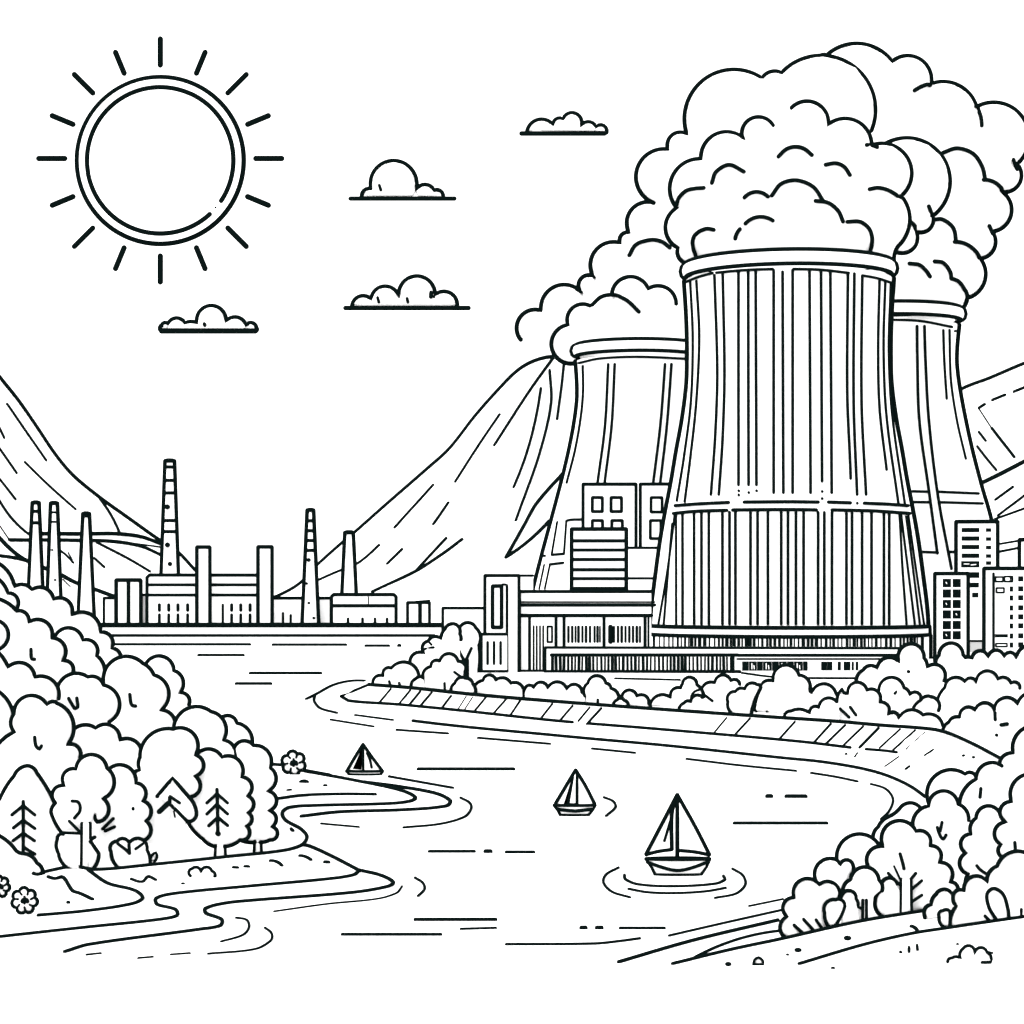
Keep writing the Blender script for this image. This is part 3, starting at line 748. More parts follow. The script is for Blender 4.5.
b = Block('office_tower', 'wide office block with scattered small windows at the right border', 'building', 985.3, 1052, 568.3, 960.0, ZP, 18, CG, w=3.8)
b.line([(993.5,573.5),(993.5,655)], 2.6)
mb = None
b.window(995.5,577,1003,581.5,1.8); b.window(1004.5,576.5,1012.5,581.5,1.8); b.window(996.5,588,1004,592.5,1.8)
for y in (579,589,598,608,617,626,636,645):
    b.window(1010, y - 2.2, 1012.8, y + 2.2, dark=True); b.window(1018.5, y - 2.4, 1023, y + 2, dark=True); b.window(1030, y - 2.4, 1034, y + 2, dark=True)
b.window(995.5,634.5,1007.5,637,dark=True); b.window(996,643.5,1007,646.5,1.6); b.done()
b = Block('office_tower', 'tall block behind the wide office block, only its left edge in view', 'building', 1020.5, 1070, 539.5, 1060.0, ZP, 18, CG, w=3.8); b.done()

# far factory
FG = 'buildings of the far factory'; YF = 1800.0
def stack(label, x0, x1, yt, X0, X1, yb, Y, zb, bands=(), dots=(), grp='tall factory chimneys', w=3.6, wb=2.8):
    """x0,x1 at yt (top) and X0,X1 at yb; goes on down to zb"""
    k = Y / F; ybase = YH - (zb - H) / k
    cx = ((x0 + x1) / 2 + (X0 + X1) / 2) / 2; c = ((cx - 512) * k, Y + 8)
    r1 = (x1 - x0 - 3.7) / 2 * k; r0 = (X1 - X0 - 3.7) / 2 * k
    sl = (r0 - r1) / (yb - yt); rb = r1 + sl * (ybase - yt)
    rad = lambda y: r1 + sl * (y - yt)
    t = empty('chimney', (c[0], c[1], zb), label, 'chimney', grp)
    m = MB(); prof = [(rad(ybase - (ybase - yt) * i / 12), zt(ybase - (ybase - yt) * i / 12, Y)) for i in range(13)]
    m.lathe(c, prof, 40); sil(m, c, prof, w, Y); m.ring(c, r1, prof[-1][1], w / 2 * k, 40)
    for x, y, w_ in dots: m.ink([(x, y), (x + 1, y)], w_, Y)
    m.build('shaft', t)
    for y in bands:
        mb = MB(); mb.ring(c, rad(y), zt(y, Y), wb / 2 * k, 40); mb.build('band', t)
    return t
b = Block('side_shed', 'plain low shed at the left end of the far factory, beside the double block', 'building', 104, 118, 598, YF + 5, ZQ, 25, FG, w=2.6, sides='LT'); b.done()
b = Block('double_block', 'double upright block left of the far factory hall', 'building', 116.4, 140.5, 580, YF, ZQ, 20, FG, w=3.8); b.line([(128.4,580),(128.4,624)], 3.6); b.done()
b = Block('link_shed', 'narrow link between the double block and the factory hall', 'building', 139, 148, 594.8, YF + 6, ZQ, 20, FG, w=2.6, sides='T'); b.done()
b = Block('factory_hall', 'long far factory hall with rounded roof corner and two rows of slit windows', 'building', 148, 262, 575, YF + 2, ZQ, 40, FG, w=3.2, chamfer=2.5, sides='LT')
b.line([(148,584.8),(262,584.8)], 2.8); b.line([(148,595),(262,595)], 2.8)
for x in (159.3,168.7,177.9,187.6,231.6,240.7,250): b.slit(x, 604.5, 610.5, 2.6); b.slit(x, 614.5, 623, 2.4)
b.slit(222.8, 604.5, 623, 2); b.done()
for lab, x0, x1, y in (('square white shaft in front of the middle of the factory hall', 196.9, 209.8, 547), ('square white shaft at the right end of the factory hall', 258, 272, 546.8)):
    b = Block('square_shaft', lab, 'shaft', x0, x1, y, YF - 6, ZQ, 8, FG, w=3.6, body='shaft'); b.done()
b = Block('yard_wall', 'low wall building between the square shaft and the second hall', 'building', 270, 334, 598, YF + 10, ZQ, 15, FG, w=3, sides='T')
for x, y in ((283,613),(290.7,615)): b.slit(x, y, 623, 2)
b.done()
b = Block('small_hall', 'small far factory hall, cut corners on its roof, under the plain chimney', 'building', 331.5, 396, 594.5, YF, ZQ, 30, FG, w=3.4, chamfer=2.2)
b.line([(332,605.7),(396,605.7)], 3.2); b.line([(368.4,597),(368.4,603.5)], 1.2)
for x in (348, 362.5, 375, 387): b.slit(x, 618.5, 623, 2.2)
b.done()
b = Block('twin_shed', 'little twin shed at the right end of the quay', 'building', 407.5, 429.5, 602.5, YF, ZQ, 15, FG, w=3); b.line([(420,602.5),(420,624)], 3.6); b.line([(416,602),(429.5,601)], 2.6); b.done()
stack('tallest banded chimney rising from the far factory hall', 163, 173, 460, 159.7, 177.3, 573, YF + 16, ZQ, (466.5,480,492.6,520.3,531.4), ((167.4,507,4),(167.4,545,4),(169.4,564,3.4)))
stack('banded chimney between the square shaft and the small hall', 306, 313, 509.5, 301, 318, 624, YF - 8, ZQ, (520.5,530.5,540.3,550.2), ((308.5,560,3),(306.5,583.5,2),(308.5,603,2),(313,618,2)))
stack('plain chimney rising from the small far hall', 344, 353, 532, 340.8, 355.6, 593, YF + 14, ZQ)
stack('leftmost of the three tall tapering chimneys behind the trees', 30.5, 37.8, 502, 25.8, 40.2, 585, 1740.0 + 55, ZQ, (511,522.5))
stack('middle one of the three tall tapering chimneys behind the trees', 48, 55.4, 502.5, 45.5, 59, 590, 1740.0 + 50, ZQ, (512,521.6), ((52,550,1.6),(54.5,580,1.6)), wb=1.8)
stack('right and shortest of the three tall tapering chimneys behind the trees', 80.5, 87.6, 513, 76.5, 92.5, 612, 1740.0 + 52, ZQ, (515.5,))

# ================================================================== TREES AND BUSHES
def trunk_mesh(x, yt, yb, w, Y, zg, inked=True, wl=2.8):
    m = MB(); k = Y / F; c = ((x - 512) * k, Y)
    pr = [(w / 2 * k * 1.15, zg - .3), (w / 2 * k, zg + 1), (w / 2 * k * .92, zt(yt, Y))]
    m.lathe(c, pr, 16)
    if inked: sil(m, c, pr, wl, Y)
    return m
def tree(label, spec, close, yb, z, group, mk=(), trunk=None, w=3.3, hill=None, tf=None, tb=None, twigs=(), cat='tree'):
    poly, runs = outline(spec, close)
    Y = ground_dist(yb, z); k = Y / F
    xs = [p[0] for p in poly]; ys = [p[1] for p in poly]
    wid = (max(xs) - min(xs)) * k
    tf = tf or min(1.7, wid * .22) * (1 if Y < 450 else 1.5); tb = tb or wid * .3
    tx = trunk[0] if trunk else sum(xs) / len(xs)
    X = (tx - 512) * k; zg = z + (hill(X, Y) if hill else 0)
    t = empty('tree', (X, Y, zg), label, cat, group)
    Yc = Y + (tf + .4 if trunk and len(trunk) > 3 else 0)      # crown set just behind a trunk that shows against it
    m = MB(); m.puff(poly, Yc, tf, tb)
    for r_ in runs: m.pxtube(r_, Yc, w)
    m.marks(mk, Yc - tf); m.build('crown', t)
    if trunk:
        m = trunk_mesh(trunk[0], trunk[1], yb, trunk[2], Y, zg)
        for w_, p in twigs: m.tube([at(a, b, Y) for a, b in S(p)], w_ / 2 * k)
        m.build('trunk', t)
    else:
        ymid = (min(ys) + max(ys)) / 2
        m = MB(); kk = max(.35, wid * .05); c = (X, Y + .2)
        m.lathe(c, [(kk * 1.2, zg - .4), (kk, zg + 1.2), (kk * .8, zt(ymid, Y))], 12); m.build('trunk', t)
    return t
def bush(label, spec, yb, z, group, mk=(), w=3.1, name='bush', cat='bush', close=None, tf=None, tb=None, sl=0.0):
    Y = ground_dist(yb, z); k = Y / F
    xm = (spec[0][0] + spec[-1][0]) / 2
    foot = lambda x: yb + sl * (x - xm)
    if close is None: close = [(spec[-1][0], foot(spec[-1][0]) + 1.5), (spec[0][0], foot(spec[0][0]) + 1.5)]
    poly, runs = outline(spec, close)
    xs = [p[0] for p in poly]; wid = (max(xs) - min(xs)) * k
    YY = (lambda x: ground_dist(foot(x), z)) if sl else Y
    m = MB(); m.puff(poly, YY, tf or min(1.6, wid * .2) * (1 if Y < 450 else 1.5), tb or wid * .25)
    for r_ in runs: m.pxtube(r_, YY, w)
    m.marks(mk, Y - .5)
    o = m.build(name, base=((sum(xs)/len(xs) - 512) * k, Y, z)); return tag(o, label, cat, group)

LG = 'round trees crowded on the left bank'; kn = knoll
L = lambda label, spec, close, yb, mk=(), **kw: tree(label, spec, close, yb, ZB, LG, mk, hill=kn, **kw)
L('rearmost long spreading tree crown, below the three tall chimneys', [(-45,572,.33),(14.6,586.4,.2),(32,589.3,.27),(53.7,599,.33),(72,614.7,.3),(100.6,632,.3),(112,648,.2),(121,657.5)], [(112,720),(-45,720)], 806)
L('small tree crown at the left border, just below the rearmost crown', [(-45,590,.35),(8,593,.33),(16.5,609)], [(10,650),(-45,650)], 815)
L('tree with a hooked leaf mark, upper left behind the round crowns', [(-45,622,.3),(16.6,611,.28),(29,622,.35),(52,638,.33),(62.5,660.6,.3),(73,673)], [(60,735),(-45,735)], 824, [(2.8,[(31,649),(31.2,656),(32,659),(35,659.3)])])
L('round tree crown on the left border, below the small one', [(-8,620,.55),(-8,650)], [(-30,648),(-30,622)], 829)
L('narrow tree crown between the hooked-leaf tree and the large oval one', [(54,640,.42),(83,640,.32),(97,655.7,.12),(105,672,.12),(102.5,684)], [(80,705),(62,665)], 817.5)
L('low wide tree crown at the left border under the hooked-leaf tree', [(-45,650,.25),(8,667,.32),(35,677,.3),(58.6,699)], [(52,765),(-45,765)], 842)
L('tree crown cut by the left border, beside the tall round-topped tree', [(-45,694,.3),(13.7,716)], [(2,800),(-45,800)], 846)
L('large round-topped tree with a hook mark, above the pointed tree', [(-8,772,.18),(14.6,732,.2),(14,714,.4),(47,704.5,.25),(57.6,703.5,.26),(67.5,744.6,.33),(80,758)], [(72,810),(-8,810)], 850, [(2.8,[(35,736.8),(36,745.5),(39.5,749),(41.6,745.5)])])
L('round tree crown with a V-shaped leaf mark', [(57.6,699,.36),(88,677,.22),(103.5,685,.36),(109,722)], [(92,745),(72,735)], 838.5, [(2.8,[(69,698),(72,703.5),(75,708.4)]),(2.8,[(75,708.4),(78,707),(77,697.7)])])
L('spreading tree crown behind the two lobed front trees', [(68,745,.33),(95.7,728,.34),(120,740,.35),(140.6,760,.2),(142,777)], [(142,810),(85,800)], 846.5)
L('large oval tree with a hook mark, standing highest on the right of the grove', [(103.5,682,.36),(143,663.4,.1),(154,675,.32),(161,710,.28),(174,731)], [(166,765),(122,745)], 834.5, [(2.8,[(130,694),(131,702),(132.5,705.3),(136,706)])])
L('slim tree crown half hidden behind the highest oval tree', [(145,666,.42),(174,670.5,.28),(180,692.7,.3),(189,705)], [(182,740),(160,715)], 826)
L('smooth round tree crown right of the highest oval tree', [(174,733,.34),(211,711.5,.26),(223.7,740,.22),(236,758)], [(226,795),(190,765)], 838)
L('small tree crown peeping out behind the smooth round crown', [(219,721,.36),(237,723,.22),(252,746)], [(242,775),(226,755)], 830)
L('scalloped tree at the right end of the left grove, on a slim trunk', [(234,748,.3),(253.5,745.4,.28),(270.6,767.7,.3),(268,791,.42),(269,810.6,.36),(272,826.7,.5),(270,840,.08),(257,842,.08),(240,840)], [(238,800),(238,765)], 853.6, trunk=(257.8,838,4.4))
L('scalloped tree marked with a black fir sign, on a short stout trunk', [(174,806,.03),(188,822,.1),(203,840,.16),(222,847,.12),(243,839,.35),(246.4,826,-.001),(246.4,826,.42)][0:0] or [(187,800,0),(195,757,.3),(222,757,.34),(242,777,.36),(247.6,796,.36),(248,812.7,.36),(246.4,826,.42),(240,840,.1),(222,846.5,.14),(203,839,.06),(188,822,.03),(174,806)], [], 857,
  [(2.8,[(217,789),(217.6,810),(218,834)]),(2.6,[(207,803),(217,793.5)]),(2.6,[(217,793.5),(227.7,803)]),(2.6,[(207,814),(217,804)]),(2.6,[(217,804),(227.7,814)]),(2.8,[(209,825.5),(218,817)]),(2.8,[(218,817),(227.7,825.5)]),(4,[(217.5,832.5),(219,833.5)])], trunk=(220.3,843,7.2))
L('tall smooth tree between the lobed pair and the fir-marked tree', [(137,783,.4),(139.5,770,.1),(140,757,.24),(173.5,729,.36),(195.6,755,.4),(195,776,.36),(190,797)], [(176,806),(162,845),(140,845)], 859.3)
L('lobed front tree with a bare trunk and a curled branch', [(62,833,.05),(51,812,.12),(56,803,.4),(64.5,785.6,.36),(76,769,.45),(107,768,.3),(103,798.5,.36),(97,822,.1),(95,815)], [(93,826),(86,833)], 868.3,
  [(2.6,[(72,801),(78.5,802),(80,810),(74.5,818)]),(2.4,[(62,832.7),(81,833.4)])], trunk=(86,823,6.5,1), twigs=[(2.6,[(69,821),(76,828),(83,835)])])
L('lobed tree close behind the curled-branch tree', [(107,771,.38),(136,783,.33),(143,801,.33),(146,821,.36),(141,841)], [(140,866),(112,866),(95,840),(97,800)], 862.3, [(2.4,[(133,808),(133,809.5)]),(2.6,[(103,829),(113.7,818.4)]),(2.6,[(105.5,831),(115,826.6)])])
L('smooth pointed tree marked with a black fir sign, near the left border', [(-12,818,.02),(0,798.5,.04),(14,776,.14),(27,765.7,.16),(37,773,.03),(56,806)], [(60,838),(46,872),(-12,860)], 863.5,
  [(2.8,[(23.4,801),(23.4,826),(23.4,851)]),(2.7,[(12,815),(23.4,805.5)]),(2.7,[(23.4,805.5),(35,815)]),(2.7,[(13.4,828),(23.4,820)]),(2.7,[(23.4,820),(35,828.5)]),(2.7,[(13,840.7),(23.4,833)]),(2.7,[(23.4,833),(34.7,840.7)]),(2.7,[(23.4,846.5),(35,854)])])
# small fir top
m_fir = tree('little dark fir with chevron branches beside the fir-marked tree', [(157,796.5,.001),(172.6,778,.001),(189,797,.08),(196.5,812,.25),(188,821.6)], [(180,835),(172,808)], 861.6, ZB, LG,
  [(4.2,[(159,812),(169.5,802)]),(2.6,[(170,796),(180,803)]),(3,[(170,797),(170,802)]),(2.8,[(169.5,802.5),(178,811),(188,823)]),(1.6,[(174.5,811),(175,817)])], cat='fir tree', tf=.8)
UG = 'shrubs under the left trees'
B_ = lambda label, spec, yb, mk=(), **kw: bush(label, spec, yb, ZB, UG, mk, **kw)
B_('low stepped mound of leaves at the left border, below the pointed tree', [(-14,829,.04),(0,836,.06),(16.4,851,-.08),(24,853.6,.14),(37,863,.16),(43,874)], 874.5, w=3.2, tf=.5, close=[(43,876),(-14,880)])
B_('rounded shrub left of the bare trunk', [(69,869,.12),(58.6,853.6,.12),(57.4,839.5,.3),(63.5,834)], 869, close=[(78,836),(80,870)])
B_('narrow shrub right of the bare trunk', [(95,837,-.05),(90,840.5,.001),(99,853.6,.1),(93,869)], 868.9, close=[(88,870),(86,845)])
B_('heart-shaped two-lobed shrub in front of the left grove', [(119.5,869,.12),(111,852,.3),(117,841,.3),(129,843,.42),(147,850,.08),(150,864)], 866, [(2.6,[(117,844),(123,848),(129,853.6)]),(2.6,[(129,853.6),(129,844)]),(2.4,[(135,849),(142,844)])], w=3, sl=-.1, tf=.5)
B_('small two-humped tuft on the path below the fir-marked tree', [(190,877,.3),(189,870,.5),(200,871,.0),(202,876)] [0:0] or [(190.5,876,.35),(192,868.5,.4),(201,874,.5),(212,871,.25),(215,877)], 877.5, w=2.6)
B_('leaf blade beside the heart-shaped shrub', [(150,863,.2),(156,852.4,.2),(154,862)], 863.5, w=2.4, cat='plant', name='plant')
def rosette(label, cx, cy, r, yb, grp, n=7):
    pts = [(cx + r * .86 * math.cos(2*PI*i/n - 1.2), cy + r * .86 * math.sin(2*PI*i/n - 1.2)) for i in range(n)]
    spec = [(x, y, .38) for x, y in pts] + [pts[0]]
    mk = []
    for i in range(n):
        a = 2*PI*i/n - 1.2; mk.append((1.8, [(cx + r*.78*math.cos(a), cy + r*.78*math.sin(a)), (cx + r*.5*math.cos(a+.1), cy + r*.5*math.sin(a+.1))]))
    mk.append((3.4, [(cx - 2, cy + 1), (cx + 1, cy - 1.5), (cx + 3, cy + 1)])); mk.append((2, [(cx, cy - 4), (cx, cy + 3)]))
    return bush(label, spec, yb, ZB, grp, mk, w=2.8, close=[], name='flower', cat='flower', tf=.4)
rosette('whole six-petalled flower low on the left bank', 24.6, 900.5, 12.5, 914.6, 'flowers on the left bank')
rosette('flower cut by the left border', -1, 886.5, 10.5, 899.5, 'flowers on the left bank')
rosette('flower on the far point of the left bank, right of the grove', 293.6, 763, 11.5, 775, 'flowers on the left bank', 6)

# bushes along the plant terrace
TG = 'bushes and trees along the embankment'
def M(label, spec, yb, mk=(), **kw):
    xm = (spec[0][0] + spec[-1][0]) / 2; kw.setdefault('sl', min(.12, (topY(xm + 15) - topY(xm - 15)) / 30) if xm < 940 else .1)
    return bush(label, spec, yb, ZP, TG, mk, w=kw.pop('w', 2.9), **kw)
M('leftmost three-lobed bush on the embankment tip', [(373.6,686,.35),(383.5,675.7,.36),(391.5,668,.36),(419,677)], 686.2, [(2.4,[(390,681),(391.5,687)]),(2.4,[(400,682.5),(401,688)])])
M('tiny round bush in front of the leftmost pair', [(411.5,689,.2),(416,678.5,.4),(426,683)], 688.6)
tree('tree with a pointed top left of the plain store', [(410,663,.3),(424,653,.3),(428,641,.25),(441,638.5,.12),(445,629,.5),(460,634,.1),(461,640)], [(462,690),(415,690)], 682, ZP, TG, [(2,[(424,649),(434,647.5)]),(2,[(428,641),(432,645)])], w=2.9)
tree('smooth domed tree with a forked twig before the plain store', [(461,640,.12),(459,633,.45),(476,628,.18),(479,645,.03),(479,671)], [(475,690),(462,690)], 680, ZP, TG, [], w=2.9, trunk=(465.5,660,1.6,1), twigs=[(2.6,[(456.5,645),(461,655),(465,662)]),(2.4,[(471.5,648),(466,660)])])
M('broad bush with a stub trunk at the left end of the embankment', [(423,678,.22),(431,666.5,.33),(440,661,.42),(458,661,.3),(465,672,.1),(464,692)], 692, [(2.4,[(445.5,683),(446,691)]),(2.2,[(455,672),(462,677)])])
M('small domed bush with a cross twig in front of the broad bush', [(452,694,.2),(455,683,.25),(466,678,.2),(473,684,.15),(475,695)], 694.5, [(2,[(464,674),(467,679)])])
M('low hedge of four lobes right of the crossed twig', [(475,686,.15),(483,680.5,.42),(496,680,.25),(511,683,.22),(523.5,688.5)], 696.2)
M('longer hedge of small lobes below the louvred hall', [(523.5,697,.1),(525,688.5,.35),(534,687.6,.42),(548,688,.36),(567,689,.42),(582,692,.15),(588,704)], 700.5)
M('domed tree-like bush with a small trunk mark, left part of the embankment', [(585,696,.2),(588,683,.42),(606,683,.2),(611,688,.2),(619,700,.05),(620,706)], 704.8, [(2.4,[(598.7,699.5),(598.4,704.5)])])
M('tiny bump bush beside the domed tree-like bush', [(613.6,706.5,.2),(617,700,.3),(624,700,.25),(628,708)], 706.6)
M('small low bush of two lobes in the middle of the embankment', [(622,699,.5),(637,696,.33),(649,703,.15),(650,709)], 706)
M('stepped bush with a pointed lobe before the louvred hall', [(650,706,.3),(671,697.5,.33),(681,688,.1),(682.5,684,.5),(697,684.5,.12),(704,697)], 707.6, [(2.4,[(702.5,693.5),(712.5,701)])])
M('low front bush under the pointed lobe', [(679,710,.15),(684,703,.2),(691,701.5,.35),(703,697.5)], 710.2, [(2.2,[(691.5,701),(693,693),(699,690)])], close=[(703,712),(679,712)])
M('rounded bush behind the pointed lobe', [(702,695,.33),(715,682.7,.42),(731,680.5,.32),(740,684.5)], 704)
M('bush shaped like a tilted bowl in the middle of the embankment', [(735,715,.2),(728,702,.3),(735.5,691.5,.22),(745,689,.3),(757,684.5,.35),(760.5,689,-.05),(751,716.5)], 714.8)
M('large domed bush before the small dark windows', [(754,716,.05),(760,689.5,.28),(773.6,681,.5),(799,675,.25),(810,690)], 713.5, [(2.2,[(767.5,711),(767,716)]),(2.2,[(754,707),(757,712)])])
M('lobed bush right of the large domed bush', [(772,712,.3),(775,699,.28),(788,694.5,.36),(805,692,.25),(812,692.5,.38),(836,693,.1),(838,700)], 712.2)
M('low creeping bush on the edge under the lobed bush', [(785,719.5,.3),(791,711,.15),(810,713,.36),(819,707.5,.36),(837,702)], 718.9)
M('bush with two slanting strokes on its side, right part of the embankment', [(837,702,.1),(842,689,-.2),(848,693.5,.5),(867,690,.36),(880,702,.32),(888.4,714,.3),(899,718)], 722, [(2.6,[(841,708.6),(850,717)]),(2.6,[(851,707),(857,715)])], close=[(897,728),(838,724)])
M('flat bush at the right end of the stone slope', [(888.4,714,.38),(899,718,.28),(923,715,.25),(943,726)], 726.3, close=[(942,733),(890,729)])
tree('tall lobed tree before the right foot of the ribbed tower', [(856,682,.15),(863,670,.25),(877,668,.33),(899,662,.64),(924,658,.12),(927,667,.42),(944,681)], [(942,722),(862,702)], 700, ZP, TG, [(2.6,[(908,671.4),(909,672)])], w=3.2)
M('round-headed bush in front of the tall lobed tree', [(879,690,.46),(904,687.5,.15),(910,694.5,.42),(921,699.5)], 708.5, [(2.6,[(895.5,693.5),(903,687)])])
M('small pointed bush right of the round-headed bush', [(913.4,708,.08),(921,700,.2),(931,696.5,.28),(938.4,711)], 716)
tree('long row-like tree crown under the office blocks at the right border', [(936,666,.15),(939,655,.5),(963,655,.1),(965,657.5,.12),(972,658,.42),(988,657,.42),(1004,656.5,.42),(1016,658,.42),(1045,657)], [(1045,705),(936,705)], 692, ZP, TG, [], w=3.2)
M('wide lobed bush below the office blocks', [(937,704,.1),(945,687.5,.35),(965,681.5,.36),(976.5,682.4,.46),(998,679,.28),(1011,683,.36),(1020,689,-.1),(1016,688)][:6] + [(1011,683,.36),(1020,688.5)], 709, close=[(1055,690),(1055,730),(940,728)])
M('big lobed bush at the right border above the foreground trees', [(943,734,.16),(949,722,.2),(960,717,.38),(975.4,710,.45),(995,713,.45),(1018,704,.42),(1045,704)], 737, [(3.2,[(1002,725),(1008.5,724)]),(2.6,[(997,735),(998,735)]),(3,[(996,713),(996.3,720)])], close=[(1045,775),(1003,764),(972,746)], w=3.2)

# near bank right
RG = 'trees and bushes on the near bank'
R_ = lambda label, spec, close, yb, mk=(), **kw: tree(label, spec, close, yb, ZB, RG, mk, **kw)
RBs = lambda label, spec, yb, mk=(), **kw: bush(label, spec, yb, ZB, RG, mk, w=kw.pop('w', 3.2), **kw)
R_('highest tree of the near bank, cut by the right border', [(1000.5,770,.3),(1013,753,.32),(1045,728)], [(1045,840),(985,850),(985,790)], 882)
R_('tree with a short upright stroke at the top of the near bank', [(959.5,803,.13),(976,779,.32),(1002,766)], [(1020,770),(1020,850),(965,860)], 890, [(2.8,[(981,788.5),(980,797.5)])])
R_('round tree with a notched side overlooking the water', [(929,804,.38),(965,774,.33),(976,778.5)], [(965,815),(935,820)], 886)
R_('smooth sloping tree crown at the water, left of the hook-marked tree', [(875,844,.2),(878,827,.1),(889,816.5,-.06),(900,808,.3),(922,811)], [(925,850),(885,855)], 893)
R_('tree with a hook mark above the branching tree', [(913,828,.22),(928.5,806,.48),(958,804,.18),(968.6,820.5)], [(968,875),(946,885),(920,855)], 899, [(2.6,[(942,822),(940,831)]),(2.6,[(937,827),(940,835.5),(943,839),(946,834.6)])])
R_('scalloped tree with a small twig beside the border tree', [(966,886,.12),(968,874,.36),(966,853,.4),(971,834,.18),(976,818,.4),(999.5,813)], [(1010,822),(1006,890)], 904, [(2.6,[(976.6,865),(981,870),(987,874)])])
R_('scalloped tree with a stub stroke on the right border', [(1002,857,.28),(1001,844.5,.4),(1006,822,.42),(1011.5,801.6,.26),(1030,774,.3),(1055,790)], [(1055,880),(1005,875)], 909, [(2.8,[(1015,842),(1015.8,853)])])
R_('domed tree behind the front left bushes of the near bank', [(837,861,.44),(880,847)], [(880,880),(845,885)], 908.5)
R_('tall branching tree with a forked trunk in the middle of the near bank', [(870,869,.36),(883,846.5,.5),(916,831,.32),(930,845.7,.34),(939,862.5,.34),(950,882,.25),(958,890)], [(945,906),(925,912),(888,912),(876,896)], 913.6,
  trunk=(906,879,8.2,1), twigs=[(2.8,[(900,853.5),(903,864),(904,869)]),(1.8,[(894,866),(900,879)]),(2.6,[(888,873),(895,880.5),(901,885.8)]),(2.6,[(911,879),(916,873)]),(2.6,[(911.5,889.5),(922,880.5)]),(2.6,[(911.5,902),(922,895)])], tf=1.0)
RBs('shrub left of the forked trunk', [(886,918,.2),(875,901,.15),(882,890,.1),(882,882,.35),(897,884)], 915, close=[(901,890),(901,918)], tf=.4, sl=-.17)
R_('heart-topped tree behind the front bush of the near bank', [(816,881,.34),(836,859.5,.1),(840,865,.4),(853,865,.15),(851,875)], [(845,900),(820,895)], 918.5)
R_('small tree with a thin black trunk between the front bushes', [(843,893,.18),(850.5,879.5,.45),(879,880,.16),(882,891)], [(876,896),(869,905),(868,921),(846,922)], 921.2, trunk=(864.6,900,1.4,1), twigs=[(2.4,[(855,905),(863,909.5)])], tf=.7)
RBs('low lobe of leaves left of the thin black trunk', [(840,905,.1),(843,893,.38),(856,899,.1),(858,905)], 923.6, close=[(862,925),(840,929)], tf=.3, sl=-.2)
RBs('front left bush with three slanting strokes, nearest the water', [(788,939,.34),(787,916.5,.38),(794,897.5,.44),(819,884.5,.38),(839,897)], 930.6, [(2.8,[(793,925),(803,934)]),(2.6,[(802.5,919),(815,932.5)]),(2.6,[(815,919.5),(822.5,930)])], close=[(838,931),(788,941)], sl=-.22, tf=.35)
RBs('teardrop-shaped shrub in front of the left bush', [(829,927,.1),(824.5,913,.3),(835.6,899.5,.36),(844,909,.05),(834,927)], 928.2, w=2.9, close=[], sl=-.22, tf=.3)
RBs('domed bush at the right foot of the branching tree', [(925,918,.05),(924,912,.2),(931,904.5,.12),(936,894,.38),(953,897.5)], 917.5, close=[(953,917),(925,920)], sl=-.14, tf=.6)
RBs('big front bush with a leaf loop at the right border', [(950,929,.1),(956,906,.12),(953,897,.3),(964,890.5,.42),(987,882,.18),(997,866,.25),(1030,855,.2),(1058,870)], 920.3, [(3,[(996,920),(988,907),(986,894),(993,888.5),(1002,894),(1007,909),(1008,919)]),(2.6,[(984,915.5),(989,920)]),(2.6,[(1020.5,909),(1020,918)])], close=[(1058,914),(952,929)], sl=-.14, tf=.8)
RBs('leaf loop at the left foot of the big front bush', [(946,928,.2),(939,917,.3),(943,910.5,.2),(949.5,911,.05),(949,928)], 928.6, w=2.8, close=[], tf=.3, sl=-.14)
RBs('little cloud-shaped tuft in the near foreground', [(947.5,962,.25),(952,957.8,.2),(960.5,958.5,.2),(963,948.5,.45),(974.5,954,.45),(987,952,.2),(991,962,.001),(982,962.5)], 964, [(2,[(988,952),(992.5,953)])], w=2.6, close=[(960,963.5),(947.5,965)], tf=.4)
def stone(label, x, y, rx, ry, mi):
    Y = ground_dist(y + ry, ZB); k = Y / F; C = at(x, y, Y)
    m = MB(); vs, fs = [], []; nu, nv = 20, 10
    for i in range(nv + 1):
        th = PI * i / nv
        for j in range(nu):
            a = 2 * PI * j / nu; vs.append(C + Vector((rx*k*math.sin(th)*math.cos(a), rx*k*.8*math.sin(th)*math.sin(a), ry*k*math.cos(th)*(1 + .12*math.sin(3*a)))))
    for i in range(nv):
        for j in range(nu): fs.append([i*nu+j, i*nu+(j+1) % nu, (i+1)*nu+(j+1) % nu, (i+1)*nu+j])
    m.add(vs, fs, mi)
    if mi == 0: m.pxtube(S([(x-rx,y+ry),(x-rx*.8,y-ry*.3),(x,y-ry),(x+rx*.8,y-ry*.2),(x+rx,y+ry)]) + [(x-rx, y+ry)], Y - rx*k, 2.4)
    o = m.build('stone', base=(C.x, C.y, C.z - ry*k)); tag(o, label, 'stone', 'stones on the banks')
stone('dark oval stone below the thin black trunk', 847.6, 938, 4.2, 2.4, 1)
stone('dark oval stone below the front left bush', 798, 950, 4.0, 2.2, 1)
stone('pale domed stone at the tip of the near bank', 758.5, 961, 5, 3.6, 0)
stone('small dark stone farthest left on the near bank', 728.3, 964, 3.6, 2.1, 1)
stone('dark flat stone below the far flower on the left bank', 304, 782, 5.4, 2.6, 1)

